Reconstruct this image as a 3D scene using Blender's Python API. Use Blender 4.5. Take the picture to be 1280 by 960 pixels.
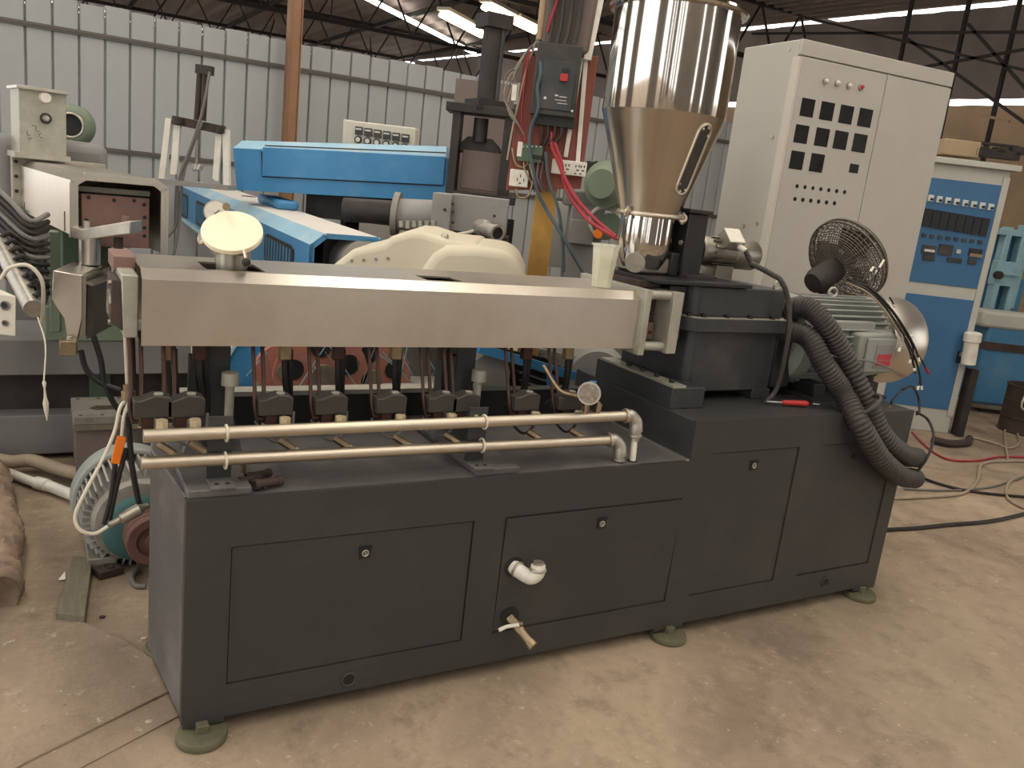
import bpy, bmesh, math, random
from mathutils import Vector as V, Matrix, Quaternion
random.seed(7)
SC = bpy.context.scene
COL = SC.collection
for o in list(bpy.data.objects): bpy.data.objects.remove(o, do_unlink=True)
PI = math.pi

# ------------------------------------------------------------------ camera
FPX, YAW, PITCH, ROLL = 1049.97, -0.531015, 0.231294, 0.115040     # fitted to the photo's vanishing points
CAMPOS = V((-0.3381, -2.1572, 1.6))
_fwd = V((-math.sin(YAW)*math.cos(PITCH), math.cos(YAW)*math.cos(PITCH), -math.sin(PITCH)))
_rt = V((math.cos(YAW), math.sin(YAW), 0)); _up = _rt.cross(_fwd)
RT = _rt*math.cos(ROLL) + _up*math.sin(ROLL)
UP = -_rt*math.sin(ROLL) + _up*math.cos(ROLL)
cam_d = bpy.data.cameras.new('camera'); cam = bpy.data.objects.new('camera', cam_d); COL.objects.link(cam)
cam_d.sensor_width = 36; cam_d.lens = 36*FPX/1280; cam_d.clip_start = 0.05; cam_d.clip_end = 200
cam.matrix_world = Matrix((
    (RT.x, UP.x, -_fwd.x, CAMPOS.x), (RT.y, UP.y, -_fwd.y, CAMPOS.y), (RT.z, UP.z, -_fwd.z, CAMPOS.z), (0, 0, 0, 1)))
SC.camera = cam
def ray(px, py): return _fwd + RT*((px-640)/FPX) - UP*((py-480)/FPX)
def at(px, py, w): return CAMPOS + ray(px, py)*w                    # survey helper: a point at distance w
def on(px, py, **k):                                                # survey helper: a point on the plane x / y / z = value
    a, v = list(k.items())[0]; i = 'xyz'.index(a); d = ray(px, py)
    return CAMPOS + d*((v-CAMPOS[i])/d[i])

# ------------------------------------------------------------------ sky and light
wd = bpy.data.worlds.new('sky'); SC.world = wd; wd.use_nodes = True
bg = wd.node_tree.nodes['Background']; bg.inputs['Color'].default_value = (1.0, 0.98, 0.95, 1); bg.inputs['Strength'].default_value = 3.6
SC.view_settings.view_transform = 'Standard'; SC.view_settings.look = 'None'
SC.view_settings.gamma = 1; SC.view_settings.use_curve_mapping = False
SC.view_settings.exposure = -0.27
GLOW_STRIP_STRENGTH = 7.0

# ------------------------------------------------------------------ materials
def lin(c):
    c = c.lstrip('#'); r = []
    for i in (0, 2, 4):
        u = int(c[i:i+2], 16)/255
        r.append(u/12.92 if u <= .04045 else ((u+.055)/1.055)**2.4)
    return (*r, 1)
MATS = {}
def mat(name, col, rough=.5, metal=0, var=.12, scale=8, bump=0, dirt=None, dirt_amt=.4, dirt_scale=3, stretch=None, emit=0, trans=0, alpha=1, ior=1.45, rvar=.1):
    m = bpy.data.materials.new(name); m.use_nodes = True; MATS[name] = m
    nt = m.node_tree; N = nt.nodes; L = nt.links; b = N['Principled BSDF']
    c = lin(col)
    tc = N.new('ShaderNodeTexCoord'); src = tc.outputs['Object']
    if stretch:
        mp = N.new('ShaderNodeMapping'); mp.inputs['Scale'].default_value = stretch
        L.new(src, mp.inputs['Vector']); src2 = mp.outputs['Vector']
    else: src2 = src
    no = N.new('ShaderNodeTexNoise'); no.inputs['Scale'].default_value = scale; no.inputs['Detail'].default_value = 6; no.inputs['Roughness'].default_value = .6
    L.new(src2, no.inputs['Vector'])
    cr = N.new('ShaderNodeValToRGB'); e = cr.color_ramp.elements
    e[0].position = .3; e[1].position = .7
    e[0].color = tuple(max(0, x*(1-var)) for x in c[:3])+(1,); e[1].color = tuple(min(1, x*(1+var)) for x in c[:3])+(1,)
    L.new(no.outputs['Fac'], cr.inputs['Fac']); colout = cr.outputs['Color']
    if dirt:
        n2 = N.new('ShaderNodeTexNoise'); n2.inputs['Scale'].default_value = dirt_scale; n2.inputs['Detail'].default_value = 8; n2.inputs['Roughness'].default_value = .7
        L.new(src, n2.inputs['Vector'])
        r2 = N.new('ShaderNodeValToRGB'); r2.color_ramp.elements[0].position = .48; r2.color_ramp.elements[1].position = .68
        r2.color_ramp.elements[0].color = (0, 0, 0, 1); r2.color_ramp.elements[1].color = (dirt_amt,)*3+(1,)
        L.new(n2.outputs['Fac'], r2.inputs['Fac'])
        mx = N.new('ShaderNodeMixRGB'); L.new(r2.outputs['Color'], mx.inputs['Fac']); L.new(colout, mx.inputs['Color1']); mx.inputs['Color2'].default_value = lin(dirt)
        colout = mx.outputs['Color']
    L.new(colout, b.inputs['Base Color'])
    mr = N.new('ShaderNodeMapRange'); mr.inputs['To Min'].default_value = max(.02, rough-rvar); mr.inputs['To Max'].default_value = min(1, rough+rvar)
    L.new(no.outputs['Fac'], mr.inputs['Value']); L.new(mr.outputs['Result'], b.inputs['Roughness'])
    b.inputs['Metallic'].default_value = metal
    b.inputs['IOR'].default_value = ior
    if bump:
        bp = N.new('ShaderNodeBump'); bp.inputs['Strength'].default_value = bump; bp.inputs['Distance'].default_value = .01
        L.new(no.outputs['Fac'], bp.inputs['Height']); L.new(bp.outputs['Normal'], b.inputs['Normal'])
    if emit:
        b.inputs['Emission Color'].default_value = c; b.inputs['Emission Strength'].default_value = emit
    if trans: b.inputs['Transmission Weight'].default_value = trans
    if alpha < 1: b.inputs['Alpha'].default_value = alpha
    return m
mat('machine_paint', '#373737', .45, 0, .06, 40, .02, '#5d5a55', .2, 2.0)
mat('machine_paint_dusty', '#545252', .5, 0, .1, 20, .03, '#7d7874', .6, 3)
mat('gear_paint', '#343638', .4, 0, .1, 25, .04, '#6b675f', .25, 4)
mat('black', '#202020', .5, 0, .2, 20)
mat('rubber', '#26231f', .6, 0, .2, 20, .05)
mat('hose_plastic', '#3a3734', .45, 0, .15, 15)
mat('brushed_steel', '#d2ccc2', .34, 1, .05, 5, 0, '#b8a68f', .4, 1.3, rvar=.05)
mat('polished_steel', '#c4c0ba', .09, 1, .02, 3, 0, rvar=.0)
mat('pulley_brown', '#6b4c43', .7, .1, .2, 10, .1)
mat('cone_steel', '#b4aca1', .22, 1, .06, 6, 0, '#a08b72', .35, 2)
mat('raw_steel', '#9c968b', .4, 1, .15, 12, .1, '#6e6252', .5, 8)
mat('cast_grey', '#8b877d', .55, .3, .15, 15, .1, '#5f564a', .5, 6)
mat('pipe_steel', '#c9bfae', .42, 1, .05, 6, 0, rvar=.03)
mat('galvanized', '#b9b4aa', .4, .8, .15, 25, .1)
mat('zinc_plate', '#a9a69a', .5, .4, .1, 12, 0, '#7b7a6a', .4, 7)
mat('brass', '#94836a', .4, .8, .2, 30, .1, '#5c4c36', .5, 12)
mat('copper_brown', '#3f2b25', .5, .4, .25, 20)
mat('rust', '#443732', .8, .1, .3, 14, .3, '#2d2521', .6, 6)
mat('rust_red', '#856860', .75, .1, .2, 10, .2, '#5f4d47', .6, 5)
mat('salmon_paint', '#a4695b', .75, 0, .2, 9, .1, '#7b6258', .6, 6)
mat('brass_bright', '#c9b898', .45, .5, .2, 30, .1, '#8a6f4a', .5, 20)
mat('foot_green', '#66644e', .7, .2, .15, 12, .15, '#4b4c3a', .5, 10)
mat('dull_green', '#73816d', .6, 0, .12, 8, .05, '#5c6656', .5, 4)
mat('dark_green', '#566857', .6, 0, .12, 8, .05, '#39473b', .5, 4)
mat('teal_paint', '#3d6263', .6, 0, .15, 8, .08, '#4a4d45', .6, 6)
mat('motor_grey', '#8b8f88', .5, 0, .08, 10, .04, '#5f645d', .4, 5)
mat('grey_paint', '#82817f', .6, 0, .07, 6, .03, '#6b6662', .5, 3)
mat('beam_grey', '#72716f', .65, 0, .07, 6, .03, '#5c5754', .5, 3)
mat('dusty_grey', '#93918d', .7, 0, .1, 10, .08, '#6f6a64', .5, 5)
mat('white_cabinet', '#aeaaa2', .5, 0, .02, 3, 0, '#a09a91', .35, 1.2)
mat('cabinet_trim', '#bdb7ac', .5, 0, .04, 3)
mat('cabinet_grey', '#b4b4ac', .5, 0, .04, 3, 0, '#98958c', .3, 2)
mat('cabinet_blue', '#3a678f', .5, 0, .06, 3, 0, '#24577f', .3, 2)
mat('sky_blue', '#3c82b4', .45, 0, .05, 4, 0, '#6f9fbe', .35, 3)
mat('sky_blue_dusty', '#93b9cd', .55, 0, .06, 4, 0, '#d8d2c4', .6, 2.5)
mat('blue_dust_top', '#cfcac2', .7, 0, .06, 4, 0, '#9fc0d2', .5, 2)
mat('pale_blue', '#86a8b2', .55, 0, .08, 5, 0, '#5d8a98', .4, 4)
mat('steel_blue', '#3d7296', .55, 0, .08, 5, 0, '#6d8798', .5, 3)
mat('cream', '#ccc3ae', .6, 0, .05, 5, .03, '#c3b89c', .4, 5)
mat('cream_lid', '#efe6c8', .55, 0, .03, 6)
mat('box_white', '#cbc6b8', .55, 0, .05, 5, 0, '#a8a294', .4, 5)
mat('white_plastic', '#dcd8cc', .5, 0, .05, 10, 0, '#a79f90', .4, 9)
mat('cable_white', '#cfc8b6', .5, 0, .06, 10)
mat('cable_black', '#1f1e1d', .5, 0, .1, 10)
mat('cable_grey', '#6d6a66', .6, 0, .1, 10)
mat('cable_tan', '#9b8c78', .6, 0, .15, 10)
mat('cable_red', '#9c2733', .45, 0, .1, 10)
mat('cable_slate', '#43525a', .5, 0, .1, 10)
mat('orange_plug', '#e87a1c', .45, 0, .05, 10)
mat('red_plastic', '#b3302c', .4, 0, .1, 10)
mat('red_mark', '#b8343a', .5, 0, .05, 10)
mat('board_red', '#80493f', .7, 0, .12, 6, .05, '#6b3327', .5, 4, (1, 1, 1))
mat('post_yellow', '#a9813c', .6, 0, .12, 6, .05, '#6b5230', .5, 4)
mat('column_orange', '#8c6a50', .65, 0, .1, 4, .05, '#7f5534', .5, 3)
mat('wood', '#736c5c', .85, 0, .2, 6, .3, '#55503f', .5, 6, (6, 1, 1))
mat('log_bark', '#8f7b69', .9, 0, .25, 7, .8, '#4b4036', .6, 5)
mat('breaker', '#343331', .5, 0, .15, 8, 0, '#55504a', .4, 8)
mat('brown_board', '#6f625b', .7, 0, .06, 3, 0, '#5b504a', .4, 2)
mat('press_dark', '#2f2b29', .55, .2, .2, 10, .05, '#4b443e', .4, 5)
mat('fence_sheet', '#9da1a2', .5, .1, .04, 1.5, 0, '#96928a', .35, .8)
mat('fence_rail', '#5f5b57', .6, .2, .1, 3)
mat('roof_dark', '#857a76', .8, 0, .15, 2, 0, '#675e59', .4, .6)
mat('truss_dark', '#2b2725', .7, .2, .15, 5)
mat('wall_brown', '#8d8781', .85, 0, .15, 1.2, 0, '#77706a', .5, .5)
mat('wall_tan', '#a08a70', .85, 0, .15, 1.5, 0, '#6e5c4c', .5, .7)
mat('glow_strip', '#fff6e8', .5, emit=GLOW_STRIP_STRENGTH)  # emissive: added overhead strips and the far daylight slot
mat('tube_light', '#ffe6bf', .5, emit=14)
mat('glass_clear', '#ffffff', .05, trans=1)
mat('cup_plastic', '#e6e6d6', .3, alpha=.42)
mat('yellow_oil', '#cfc978', .4)
mat('dial', '#d9d6cc', .3, 0, .1, 60)
mat('dial_dark', '#8f8678', .25, .3, .5, 70)
mat('paper', '#e9e6de', .7)
mat('screen', '#161514', .3, 0, .3, 10)
mat('meter_face', '#c9cbc6', .4, 0, .1, 30)
mat('wire_mesh', '#6f685f', .4, .6, .15, 20)
mat('dust_pile', '#b5ad9a', .9, 0, .2, 20, .3)
def floor_mat():
    m = bpy.data.materials.new('concrete'); m.use_nodes = True; MATS['concrete'] = m
    nt = m.node_tree; N = nt.nodes; L = nt.links; b = N['Principled BSDF']
    tc = N.new('ShaderNodeTexCoord')
    def noise(s, d=8, r=.6):
        n = N.new('ShaderNodeTexNoise'); n.inputs['Scale'].default_value = s; n.inputs['Detail'].default_value = d; n.inputs['Roughness'].default_value = r
        L.new(tc.outputs['Object'], n.inputs['Vector']); return n
    def ramp(src, p0, p1, c0, c1):
        r = N.new('ShaderNodeValToRGB'); r.color_ramp.elements[0].position = p0; r.color_ramp.elements[1].position = p1
        r.color_ramp.elements[0].color = c0; r.color_ramp.elements[1].color = c1; L.new(src, r.inputs['Fac']); return r.outputs['Color']
    def mix(f, a, bb):
        x = N.new('ShaderNodeMixRGB'); L.new(f, x.inputs['Fac'])
        for k, v in (('Color1', a), ('Color2', bb)):
            if isinstance(v, tuple): x.inputs[k].default_value = v
            else: L.new(v, x.inputs[k])
        return x.outputs['Color']
    n1 = noise(1.1, 10, .65); n2 = noise(4.5, 10, .7); n3 = noise(22, 8, .75); n4 = noise(.55, 4, .5)
    base = ramp(n1.outputs['Fac'], .38, .62, lin('#7a6a5a'), lin('#ab9880'))
    stain = ramp(n2.outputs['Fac'], .52, .72, (0, 0, 0, 1), (.7, .7, .7, 1))
    c = mix(stain, base, lin('#56493d'))
    pale = ramp(n2.outputs['Fac'], .28, .42, (.55, .55, .55, 1), (0, 0, 0, 1)); c = mix(pale, c, lin('#b3a48f'))
    green = ramp(n4.outputs['Fac'], .55, .7, (0, 0, 0, 1), (.4, .4, .4, 1)); c = mix(green, c, lin('#7b725c'))
    spk = ramp(n3.outputs['Fac'], .60, .68, (0, 0, 0, 1), (.75, .75, .75, 1)); c = mix(spk, c, lin('#c9baa4'))
    spd = ramp(n3.outputs['Fac'], .30, .38, (.7, .7, .7, 1), (0, 0, 0, 1)); c = mix(spd, c, lin('#5a4d40'))
    L.new(c, b.inputs['Base Color']); b.inputs['Roughness'].default_value = .75
    ad = N.new('ShaderNodeMath'); ad.operation = 'ADD'; L.new(n2.outputs['Fac'], ad.inputs[0]); L.new(n3.outputs['Fac'], ad.inputs[1])
    bp = N.new('ShaderNodeBump'); bp.inputs['Strength'].default_value = .35; bp.inputs['Distance'].default_value = .01
    L.new(ad.outputs['Value'], bp.inputs['Height']); L.new(bp.outputs['Normal'], b.inputs['Normal'])
floor_mat()

# ------------------------------------------------------------------ mesh helpers
def frame(d):
    d = V(d).normalized(); a = V((0, 0, 1)) if abs(d.z) < .9 else V((1, 0, 0))
    u = a.cross(d).normalized(); return u, d.cross(u).normalized(), d
def smooth_path(pts, k=6):
    pts = [V(p) for p in pts]
    if len(pts) < 3 or k < 2: return pts
    out = []; P = [pts[0]*2-pts[1]]+pts+[pts[-1]*2-pts[-2]]
    for i in range(1, len(P)-2):
        for j in range(k):
            t = j/k; a, b, c, d = P[i-1:i+3]
            out.append(.5*((2*b)+(c-a)*t+(2*a-5*b+4*c-d)*t*t+(-a+3*b-3*c+d)*t**3))
    out.append(pts[-1]); return out
class MB:
    def __init__(s): s.v = []; s.f = []; s.sm = []
    def add(s, vs, fs, sm=False):
        n = len(s.v); s.v += [V(p) for p in vs]; s.f += [tuple(i+n for i in f) for f in fs]; s.sm += [sm]*len(fs); return s
    def box(s, a, b, M=None):
        x0, y0, z0 = a; x1, y1, z1 = b
        vs = [V((x, y, z)) for z in (z0, z1) for y in (y0, y1) for x in (x0, x1)]
        if M is not None: vs = [M @ p for p in vs]
        return s.add(vs, [(0, 2, 3, 1), (4, 5, 7, 6), (0, 1, 5, 4), (2, 6, 7, 3), (0, 4, 6, 2), (1, 3, 7, 5)])
    def obox(s, c, u, v, w):           # centre and three half vectors
        c, u, v, w = V(c), V(u), V(v), V(w)
        if u.cross(v).dot(w) < 0: u = -u
        vs = [c+u*i+v*j+w*k for k in (-1, 1) for j in (-1, 1) for i in (-1, 1)]
        return s.add(vs, [(0, 2, 3, 1), (4, 5, 7, 6), (0, 1, 5, 4), (2, 6, 7, 3), (0, 4, 6, 2), (1, 3, 7, 5)])
    def bar(s, p, q, w, h=None, up=(0, 0, 1)):
        p, q = V(p), V(q); d = q-p; h = h or w
        u = d.cross(V(up)); u = u.normalized() if u.length > 1e-6 else V((1, 0, 0)); t = u.cross(d).normalized()
        return s.obox((p+q)/2, u*w/2, t*h/2, d/2)
    def cyl(s, p, q, r, r2=None, n=20, caps=True):
        p, q = V(p), V(q); r2 = r if r2 is None else r2; u, v, d = frame(q-p)
        ring = lambda c, R: [c+(u*math.cos(2*PI*i/n)+v*math.sin(2*PI*i/n))*R for i in range(n)]
        a = len(s.v); s.add(ring(p, r)+ring(q, r2), [(i, (i+1) % n, n+(i+1) % n, n+i) for i in range(n)], True)
        if caps:
            s.f += [tuple(a+i for i in reversed(range(n))), tuple(a+n+i for i in range(n))]; s.sm += [False]*2
        return s
    def lathe(s, prof, o, d, n=32, sharp=True):   # prof: (radius, distance along d)
        o = V(o); u, v, d = frame(d)
        def ring(r, h): return [o+d*h+(u*math.cos(2*PI*i/n)+v*math.sin(2*PI*i/n))*r for i in range(n)]
        for (r0, h0), (r1, h1) in zip(prof, prof[1:]):
            if abs(r0) < 1e-6 and abs(r1) < 1e-6: continue
            if abs(r0) < 1e-6: s.add([o+d*h0]+ring(r1, h1), [(0, 1+(i+1) % n, 1+i) for i in range(n)][::1], False); s.f[-n:] = [(f[0], f[2], f[1]) for f in s.f[-n:]]
            elif abs(r1) < 1e-6: s.add(ring(r0, h0)+[o+d*h1], [(i, (i+1) % n, n) for i in range(n)], False)
            else: s.add(ring(r0, h0)+ring(r1, h1), [(i, (i+1) % n, n+(i+1) % n, n+i) for i in range(n)], True)
        return s
    def tube(s, pts, r, n=8, k=6, caps=True, rf=None):
        P = smooth_path(pts, k)
        T = [(P[min(i+1, len(P)-1)]-P[max(i-1, 0)]).normalized() for i in range(len(P))]
        u, v, _ = frame(T[0]); vs = []
        for i, (p, t) in enumerate(zip(P, T)):
            u = (u-t*u.dot(t)).normalized(); v = t.cross(u); R = rf(i) if rf else r
            vs += [p+(u*math.cos(2*PI*j/n)+v*math.sin(2*PI*j/n))*R for j in range(n)]
        a = len(s.v)
        s.add(vs, [(i*n+j, i*n+(j+1) % n, (i+1)*n+(j+1) % n, (i+1)*n+j) for i in range(len(P)-1) for j in range(n)], True)
        if caps:
            m = (len(P)-1)*n; s.f += [tuple(a+i for i in reversed(range(n))), tuple(a+m+i for i in range(n))]; s.sm += [False]*2
        return s
    def prism(s, poly, ext):           # poly: 3-D points in order; ext: extrusion vector
        P = [V(p) for p in poly]; e = V(ext); n = len(P)
        nrm = sum(((P[i]-P[0]).cross(P[(i+1) % n]-P[0]) for i in range(1, n)), V())
        if nrm.dot(e) > 0: P = P[::-1]
        return s.add(P+[p+e for p in P], [tuple(range(n)), tuple(reversed(range(n, 2*n)))]+[(i, n+i, n+(i+1) % n, (i+1) % n) for i in range(n)])
    def torus(s, c, d, R, r, n=28, m=8, a0=0, a1=2*PI):
        u, v, d = frame(d); c = V(c); full = abs(a1-a0-2*PI) < 1e-4
        pts = [c+(u*math.cos(a0+(a1-a0)*i/n)+v*math.sin(a0+(a1-a0)*i/n))*R for i in range(n+1)]
        return s.tube(pts, r, m, 1, not full)
    def sphere(s, c, r, n=12, m=8, sc=(1, 1, 1)):
        c = V(c); vs = []
        for j in range(m+1):
            for i in range(n):
                a = PI*j/m; t = 2*PI*i/n
                vs.append(c+V((math.sin(a)*math.cos(t)*r*sc[0], math.sin(a)*math.sin(t)*r*sc[1], math.cos(a)*r*sc[2])))
        return s.add(vs, [((j+1)*n+i, (j+1)*n+(i+1) % n, j*n+(i+1) % n, j*n+i) for j in range(m) for i in range(n)], True)
    def build(s, name, m, parent=None, loc=None, bevel=0, seg=2):
        if parent is not None: off = WL[parent.name]
        elif loc is not None: off = V(loc)
        else:
            zs = min(p.z for p in s.v); off = V((sum(p.x for p in s.v)/len(s.v), sum(p.y for p in s.v)/len(s.v), zs))
        me = bpy.data.meshes.new(name)
        me.from_pydata([p-off for p in s.v], [], s.f); me.polygons.foreach_set('use_smooth', s.sm)
        bm = bmesh.new(); bm.from_mesh(me); bmesh.ops.remove_doubles(bm, verts=bm.verts, dist=1e-5); bm.to_mesh(me); bm.free(); me.set_sharp_from_angle(angle=math.radians(38))
        me.materials.append(MATS[m]); o = bpy.data.objects.new(name, me); COL.objects.link(o)
        if parent is not None: o.parent = parent
        else: o.location = off
        WL[o.name] = off
        if bevel:
            b = o.modifiers.new('bevel', 'BEVEL'); b.width = bevel; b.segments = seg; b.limit_method = 'ANGLE'; b.angle_limit = .6
        return o
WL = {}
def tag(o, label, cat, group=None):
    o['label'] = label; o['category'] = cat
    if group: o['group'] = group
    return o
def thing(name, label, cat, loc, group=None):
    o = bpy.data.objects.new(name, None); COL.objects.link(o); o.location = V(loc); o.empty_display_size = .1
    WL[o.name] = V(loc); return tag(o, label, cat, group)
def struct(o): o['kind'] = 'structure'; return o
def place(o, loc, parent=None):        # a repeat that shares its mesh: copy moved by loc
    c = o.copy(); COL.objects.link(c); c.location = V(loc); c.parent = parent
    WL[c.name] = WL.get(o.name, V()); return c
# ------------------------------------------------------------------ survey planes for upright faces
HZ = V((_fwd.x, _fwd.y, 0)).normalized()
class Face:
    def __init__(s, P0, n):
        s.P = V(P0); s.n = V(n).normalized(); s.u = V((0, 0, 1)).cross(s.n).normalized()   # u runs to the viewer's right when n faces the viewer
    def hit(s, px, py, off=0):
        d = ray(px, py); P = s.P+s.n*off; return CAMPOS+d*((P-CAMPOS).dot(s.n)/d.dot(s.n))
    def size(s, cx, cy, w, h):
        a = (s.hit(cx+w/2, cy+w*.058)-s.hit(cx-w/2, cy-w*.058)).dot(s.u)
        l = (128-cx)/(4908-cy)
        b = abs(s.hit(cx-h/2*l, cy-h/2).z-s.hit(cx+h/2*l, cy+h/2).z); return a, b
    def rect(s, mb, cx, cy, w, h, off, th):        # upright box whose back lies off in front of the face and is th thick
        a, b = s.size(cx, cy, w, h); c = s.hit(cx, cy)+s.n*(off+th/2)
        return mb.obox(c, s.u*a/2, V((0, 0, b/2)), s.n*th/2)
    def disc(s, mb, cx, cy, r, off, th, n=16, r2=None):
        a, b = s.size(cx, cy, 2*r, 2*r); c = s.hit(cx, cy)+s.n*off; R = (a+b)/4
        return mb.cyl(c, c+s.n*th, R, None if r2 is None else R*r2, n)
def rbox(face, name, m, parent, cx, cy, w, h, off, th, bevel=0):
    return face.rect(MB(), cx, cy, w, h, off, th).build(name, m, parent, bevel=bevel)

# ------------------------------------------------------------------ the hall
fl = MB(); nx = 60
X0, X1, Y0, Y1 = -14, 22, -9, 32
fl.add([(X0, Y0, 0), (X1, Y0, 0), (X1, Y1, 0), (X0, Y1, 0)], [(0, 1, 2, 3)])
struct(fl.build('floor', 'concrete', loc=(0, 0, 0)))
# slab edge in the concrete at the left of the machine (a raised patch)
a, b, c_, d_ = on(232, 868, z=0), on(30, 958, z=0), on(-60, 1010, z=0), on(-140, 760, z=0)
pl = MB().prism([a+V((.02, .05, 0)), b, c_, d_, on(-90, 700, z=0), on(150, 800, z=0)], (0, 0, .012)).build('floor_slab', 'concrete', loc=(0, 0, 0), bevel=.003)
struct(pl)
pl = MB().prism([a+V((.05, -.06, 0)), b+V((.05, -.10, 0)), c_+V((0, -.1, 0)), c_, b, a+V((.02, .05, 0))], (0, 0, .005)).build('floor_slab_edge', 'concrete', loc=(0, 0, 0), bevel=.002)
struct(pl)

FY = 7.0; PITCHX = .2135
fence = thing('wall_back', '', '', (2.5, FY, 0)); del fence['label']; del fence['category']; struct(fence)
pm = MB(); g = .012
pm.prism([(0, 0, 0), (.01, -.02, 0), (.03, -.024, 0), (PITCHX-.016, -.024, 0), (PITCHX-.004, -.004, 0), (PITCHX-.004, .012, 0), (0, .012, 0)], (0, 0, 2.76))
p0 = pm.build('panel', 'fence_sheet', loc=(0, 0, 0)); p0.parent = fence; p0.location = V((-1.65, FY, 0))-WL['wall_back']
for i in range(1, 53):
    place(p0, V((-1.65+i*PITCHX, FY+random.uniform(-.006, .006), random.uniform(-.015, .015)))-WL['wall_back'], fence)
for z in (2.5, 1.49, .5):
    MB().box((-1.7, FY-.05, z-.022), (9.6, FY-.02, z+.022)).build('rail', 'fence_rail', fence)
    MB().box((-1.7, FY-.056, z-.003), (9.6, FY-.05, z+.022)).build('rail_flange', 'fence_rail', fence)
col = MB(); cb = on(366, 87, y=6.6)
for dx in (0,): col.box((cb.x-.05, 6.56, 0), (cb.x+.05, 6.66, 3.15))
col.box((cb.x-.062, 6.54, 0), (cb.x-.052, 6.68, 3.15)); col.box((cb.x+.052, 6.54, 0), (cb.x+.062, 6.68, 3.15))
tag(col.build('steel_column', 'column_orange', bevel=.004), 'rusty orange steel column standing in front of the grey sheet wall', 'column')

# roof: corrugated sheets on trusses, glowing strips added below it, open eaves
RZ = 5.2
rf = MB(); xs = [-4.2+i*.11 for i in range(166)]
vs = [(min(x, 12.14-(y-5.87)*.119+.12), y, RZ+.03*math.sin(i*PI/2)-.12*max(0, x-6)/6) for i, x in enumerate(xs) for y in (-8, 27)]
rf.add(vs, [(2*i, 2*i+1, 2*i+3, 2*i+2) for i in range(len(xs)-1)])
struct(rf.build('ceiling', 'roof_dark', loc=(0, 0, 0)))
n = 0
for x in (-1.6, 1.6, 4.8):  # unseen emissive panels, added to light the machine from above
    n += 1
    o = MB().box((x, -8, RZ-.09), (x+.9, 6.5, RZ-.05)).build('window_%d' % n, 'glow_strip', loc=(x, -1, RZ-.09)); struct(o)
# the diagonal light strip far behind the fence
a, b = on(440, -12, z=4.95), on(592, 66, z=4.95)
MBd = MB().bar(a, b, .16, .05)
struct(MBd.build('window_5', 'glow_strip', loc=a))
for i, y in enumerate((9.5, 14.5, 19.5, 24.5)):
    t = MB(); zb, zt = RZ-1.0, RZ-.12
    t.bar((-12, y, zb), (13, y, zb), .07); t.bar((-12, y, zt), (13, y, zt), .08)
    for k in range(26):
        x = -12+k*.96; t.bar((x, y, zb), (x+.48, y, zt), .03); t.bar((x+.48, y, zt), (x+.96, y, zb), .03)
    struct(t.build('trim_%d' % (i+1), 'truss_dark', loc=(0, y, zb)))
for i, x in enumerate((-4, -1, 2, 4.6, 7.2, 9.8)):
    t = MB().bar((x, 7.4, RZ-.13), (x, 26, RZ-.13), .07, .1)
    for k in range(4): t.bar((x, 9.5+k*5, RZ-1.0), (x+.6, 11.5+k*5, RZ-.14), .03)
    struct(t.build('trim_%d' % (i+7), 'truss_dark', loc=(x, 7.4, RZ-.2)))
# walls: right wall runs away from the viewer with a daylight gap under the eaves and a second one lower down
def wx(y): return 12.14-(y-5.87)*.119
def wallband(name, z0, z1, m, off=0, rib=0):
    mb = MB(); ys = [-4+i*.25 for i in range(112)]
    v = [(wx(y)+off+(rib if i % 2 else 0), y, z) for i, y in enumerate(ys) for z in (z0, z1)]
    mb.add(v, [(2*i, 2*i+1, 2*i+3, 2*i+2) for i in range(len(ys)-1)])
    return struct(mb.build(name, m, loc=(12, 5, z0)))
s0 = on(1228, 126, x=12.1).z
wallband('wall_right_upper', s0+.03, 4.95, 'roof_dark', 0, .05)
wallband('wall_right', 0, s0-.01, 'wall_tan', .35, .06)
bw = MB().box((-4.2, 26.5, 0), (10, 26.6, RZ-.25)); struct(bw.build('wall_far', 'wall_brown', loc=(0, 26.5, 0)))
fw = MB()                                # unseen wall added to darken front faces, gaps shaped to streak the hopper
for x0, x1 in ((-4.2, -3.7), (-3.2, -2.9), (-2.5, -2.1), (-1.6, 2.6), (3.0, 5.2), (5.8, 13.5)): fw.box((x0, -7.1, 0), (x1, -7.0, RZ-.1))
fw.box((-4.2, -7.1, 4.5), (13.5, -7.0, RZ-.1)); struct(fw.build('wall_unseen_front', 'wall_brown', loc=(0, -7, 0)))
lw = MB()                                # unseen left wall, added with gaps for bright stripes in the hopper steel
for y0, y1 in ((-7, -6.5), (-6.1, -5.6), (-5.2, -4.6), (-3.4, -1.5), (1.5, 3.0), (5.0, 8.0)): lw.box((-4.3, y0, 0), (-4.2, y1, RZ-.1))
lw.box((-4.3, -7, 4.5), (-4.2, 8, RZ-.1)); struct(lw.build('wall_unseen_left', 'wall_brown', loc=(-4.2, 0, 0)))
for i, px in enumerate((1120, 1190, 1252)):
    q = on(px, 100, x=11.2)
    struct(MB().bar((11.2, q.y, 0), (11.2, q.y, RZ-.1), .05).build('trim_%d' % (i+13), 'truss_dark', loc=(11.2, q.y, 0)))
for i, (p, q) in enumerate((((1000, 20), (1290, 90)), ((1130, 45), (1290, 160)), ((1190, 135), (1262, 152)), ((940, 42), (1290, 40)), ((1060, 100), (1290, 60)), ((1210, 30), (1290, 120)))):
    struct(MB().bar(on(*p, x=10.6), on(*q, x=10.6), .035).build('trim_%d' % (i+16), 'truss_dark' if i != 2 else 'wall_tan', loc=on(*p, x=10.6)))
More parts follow.
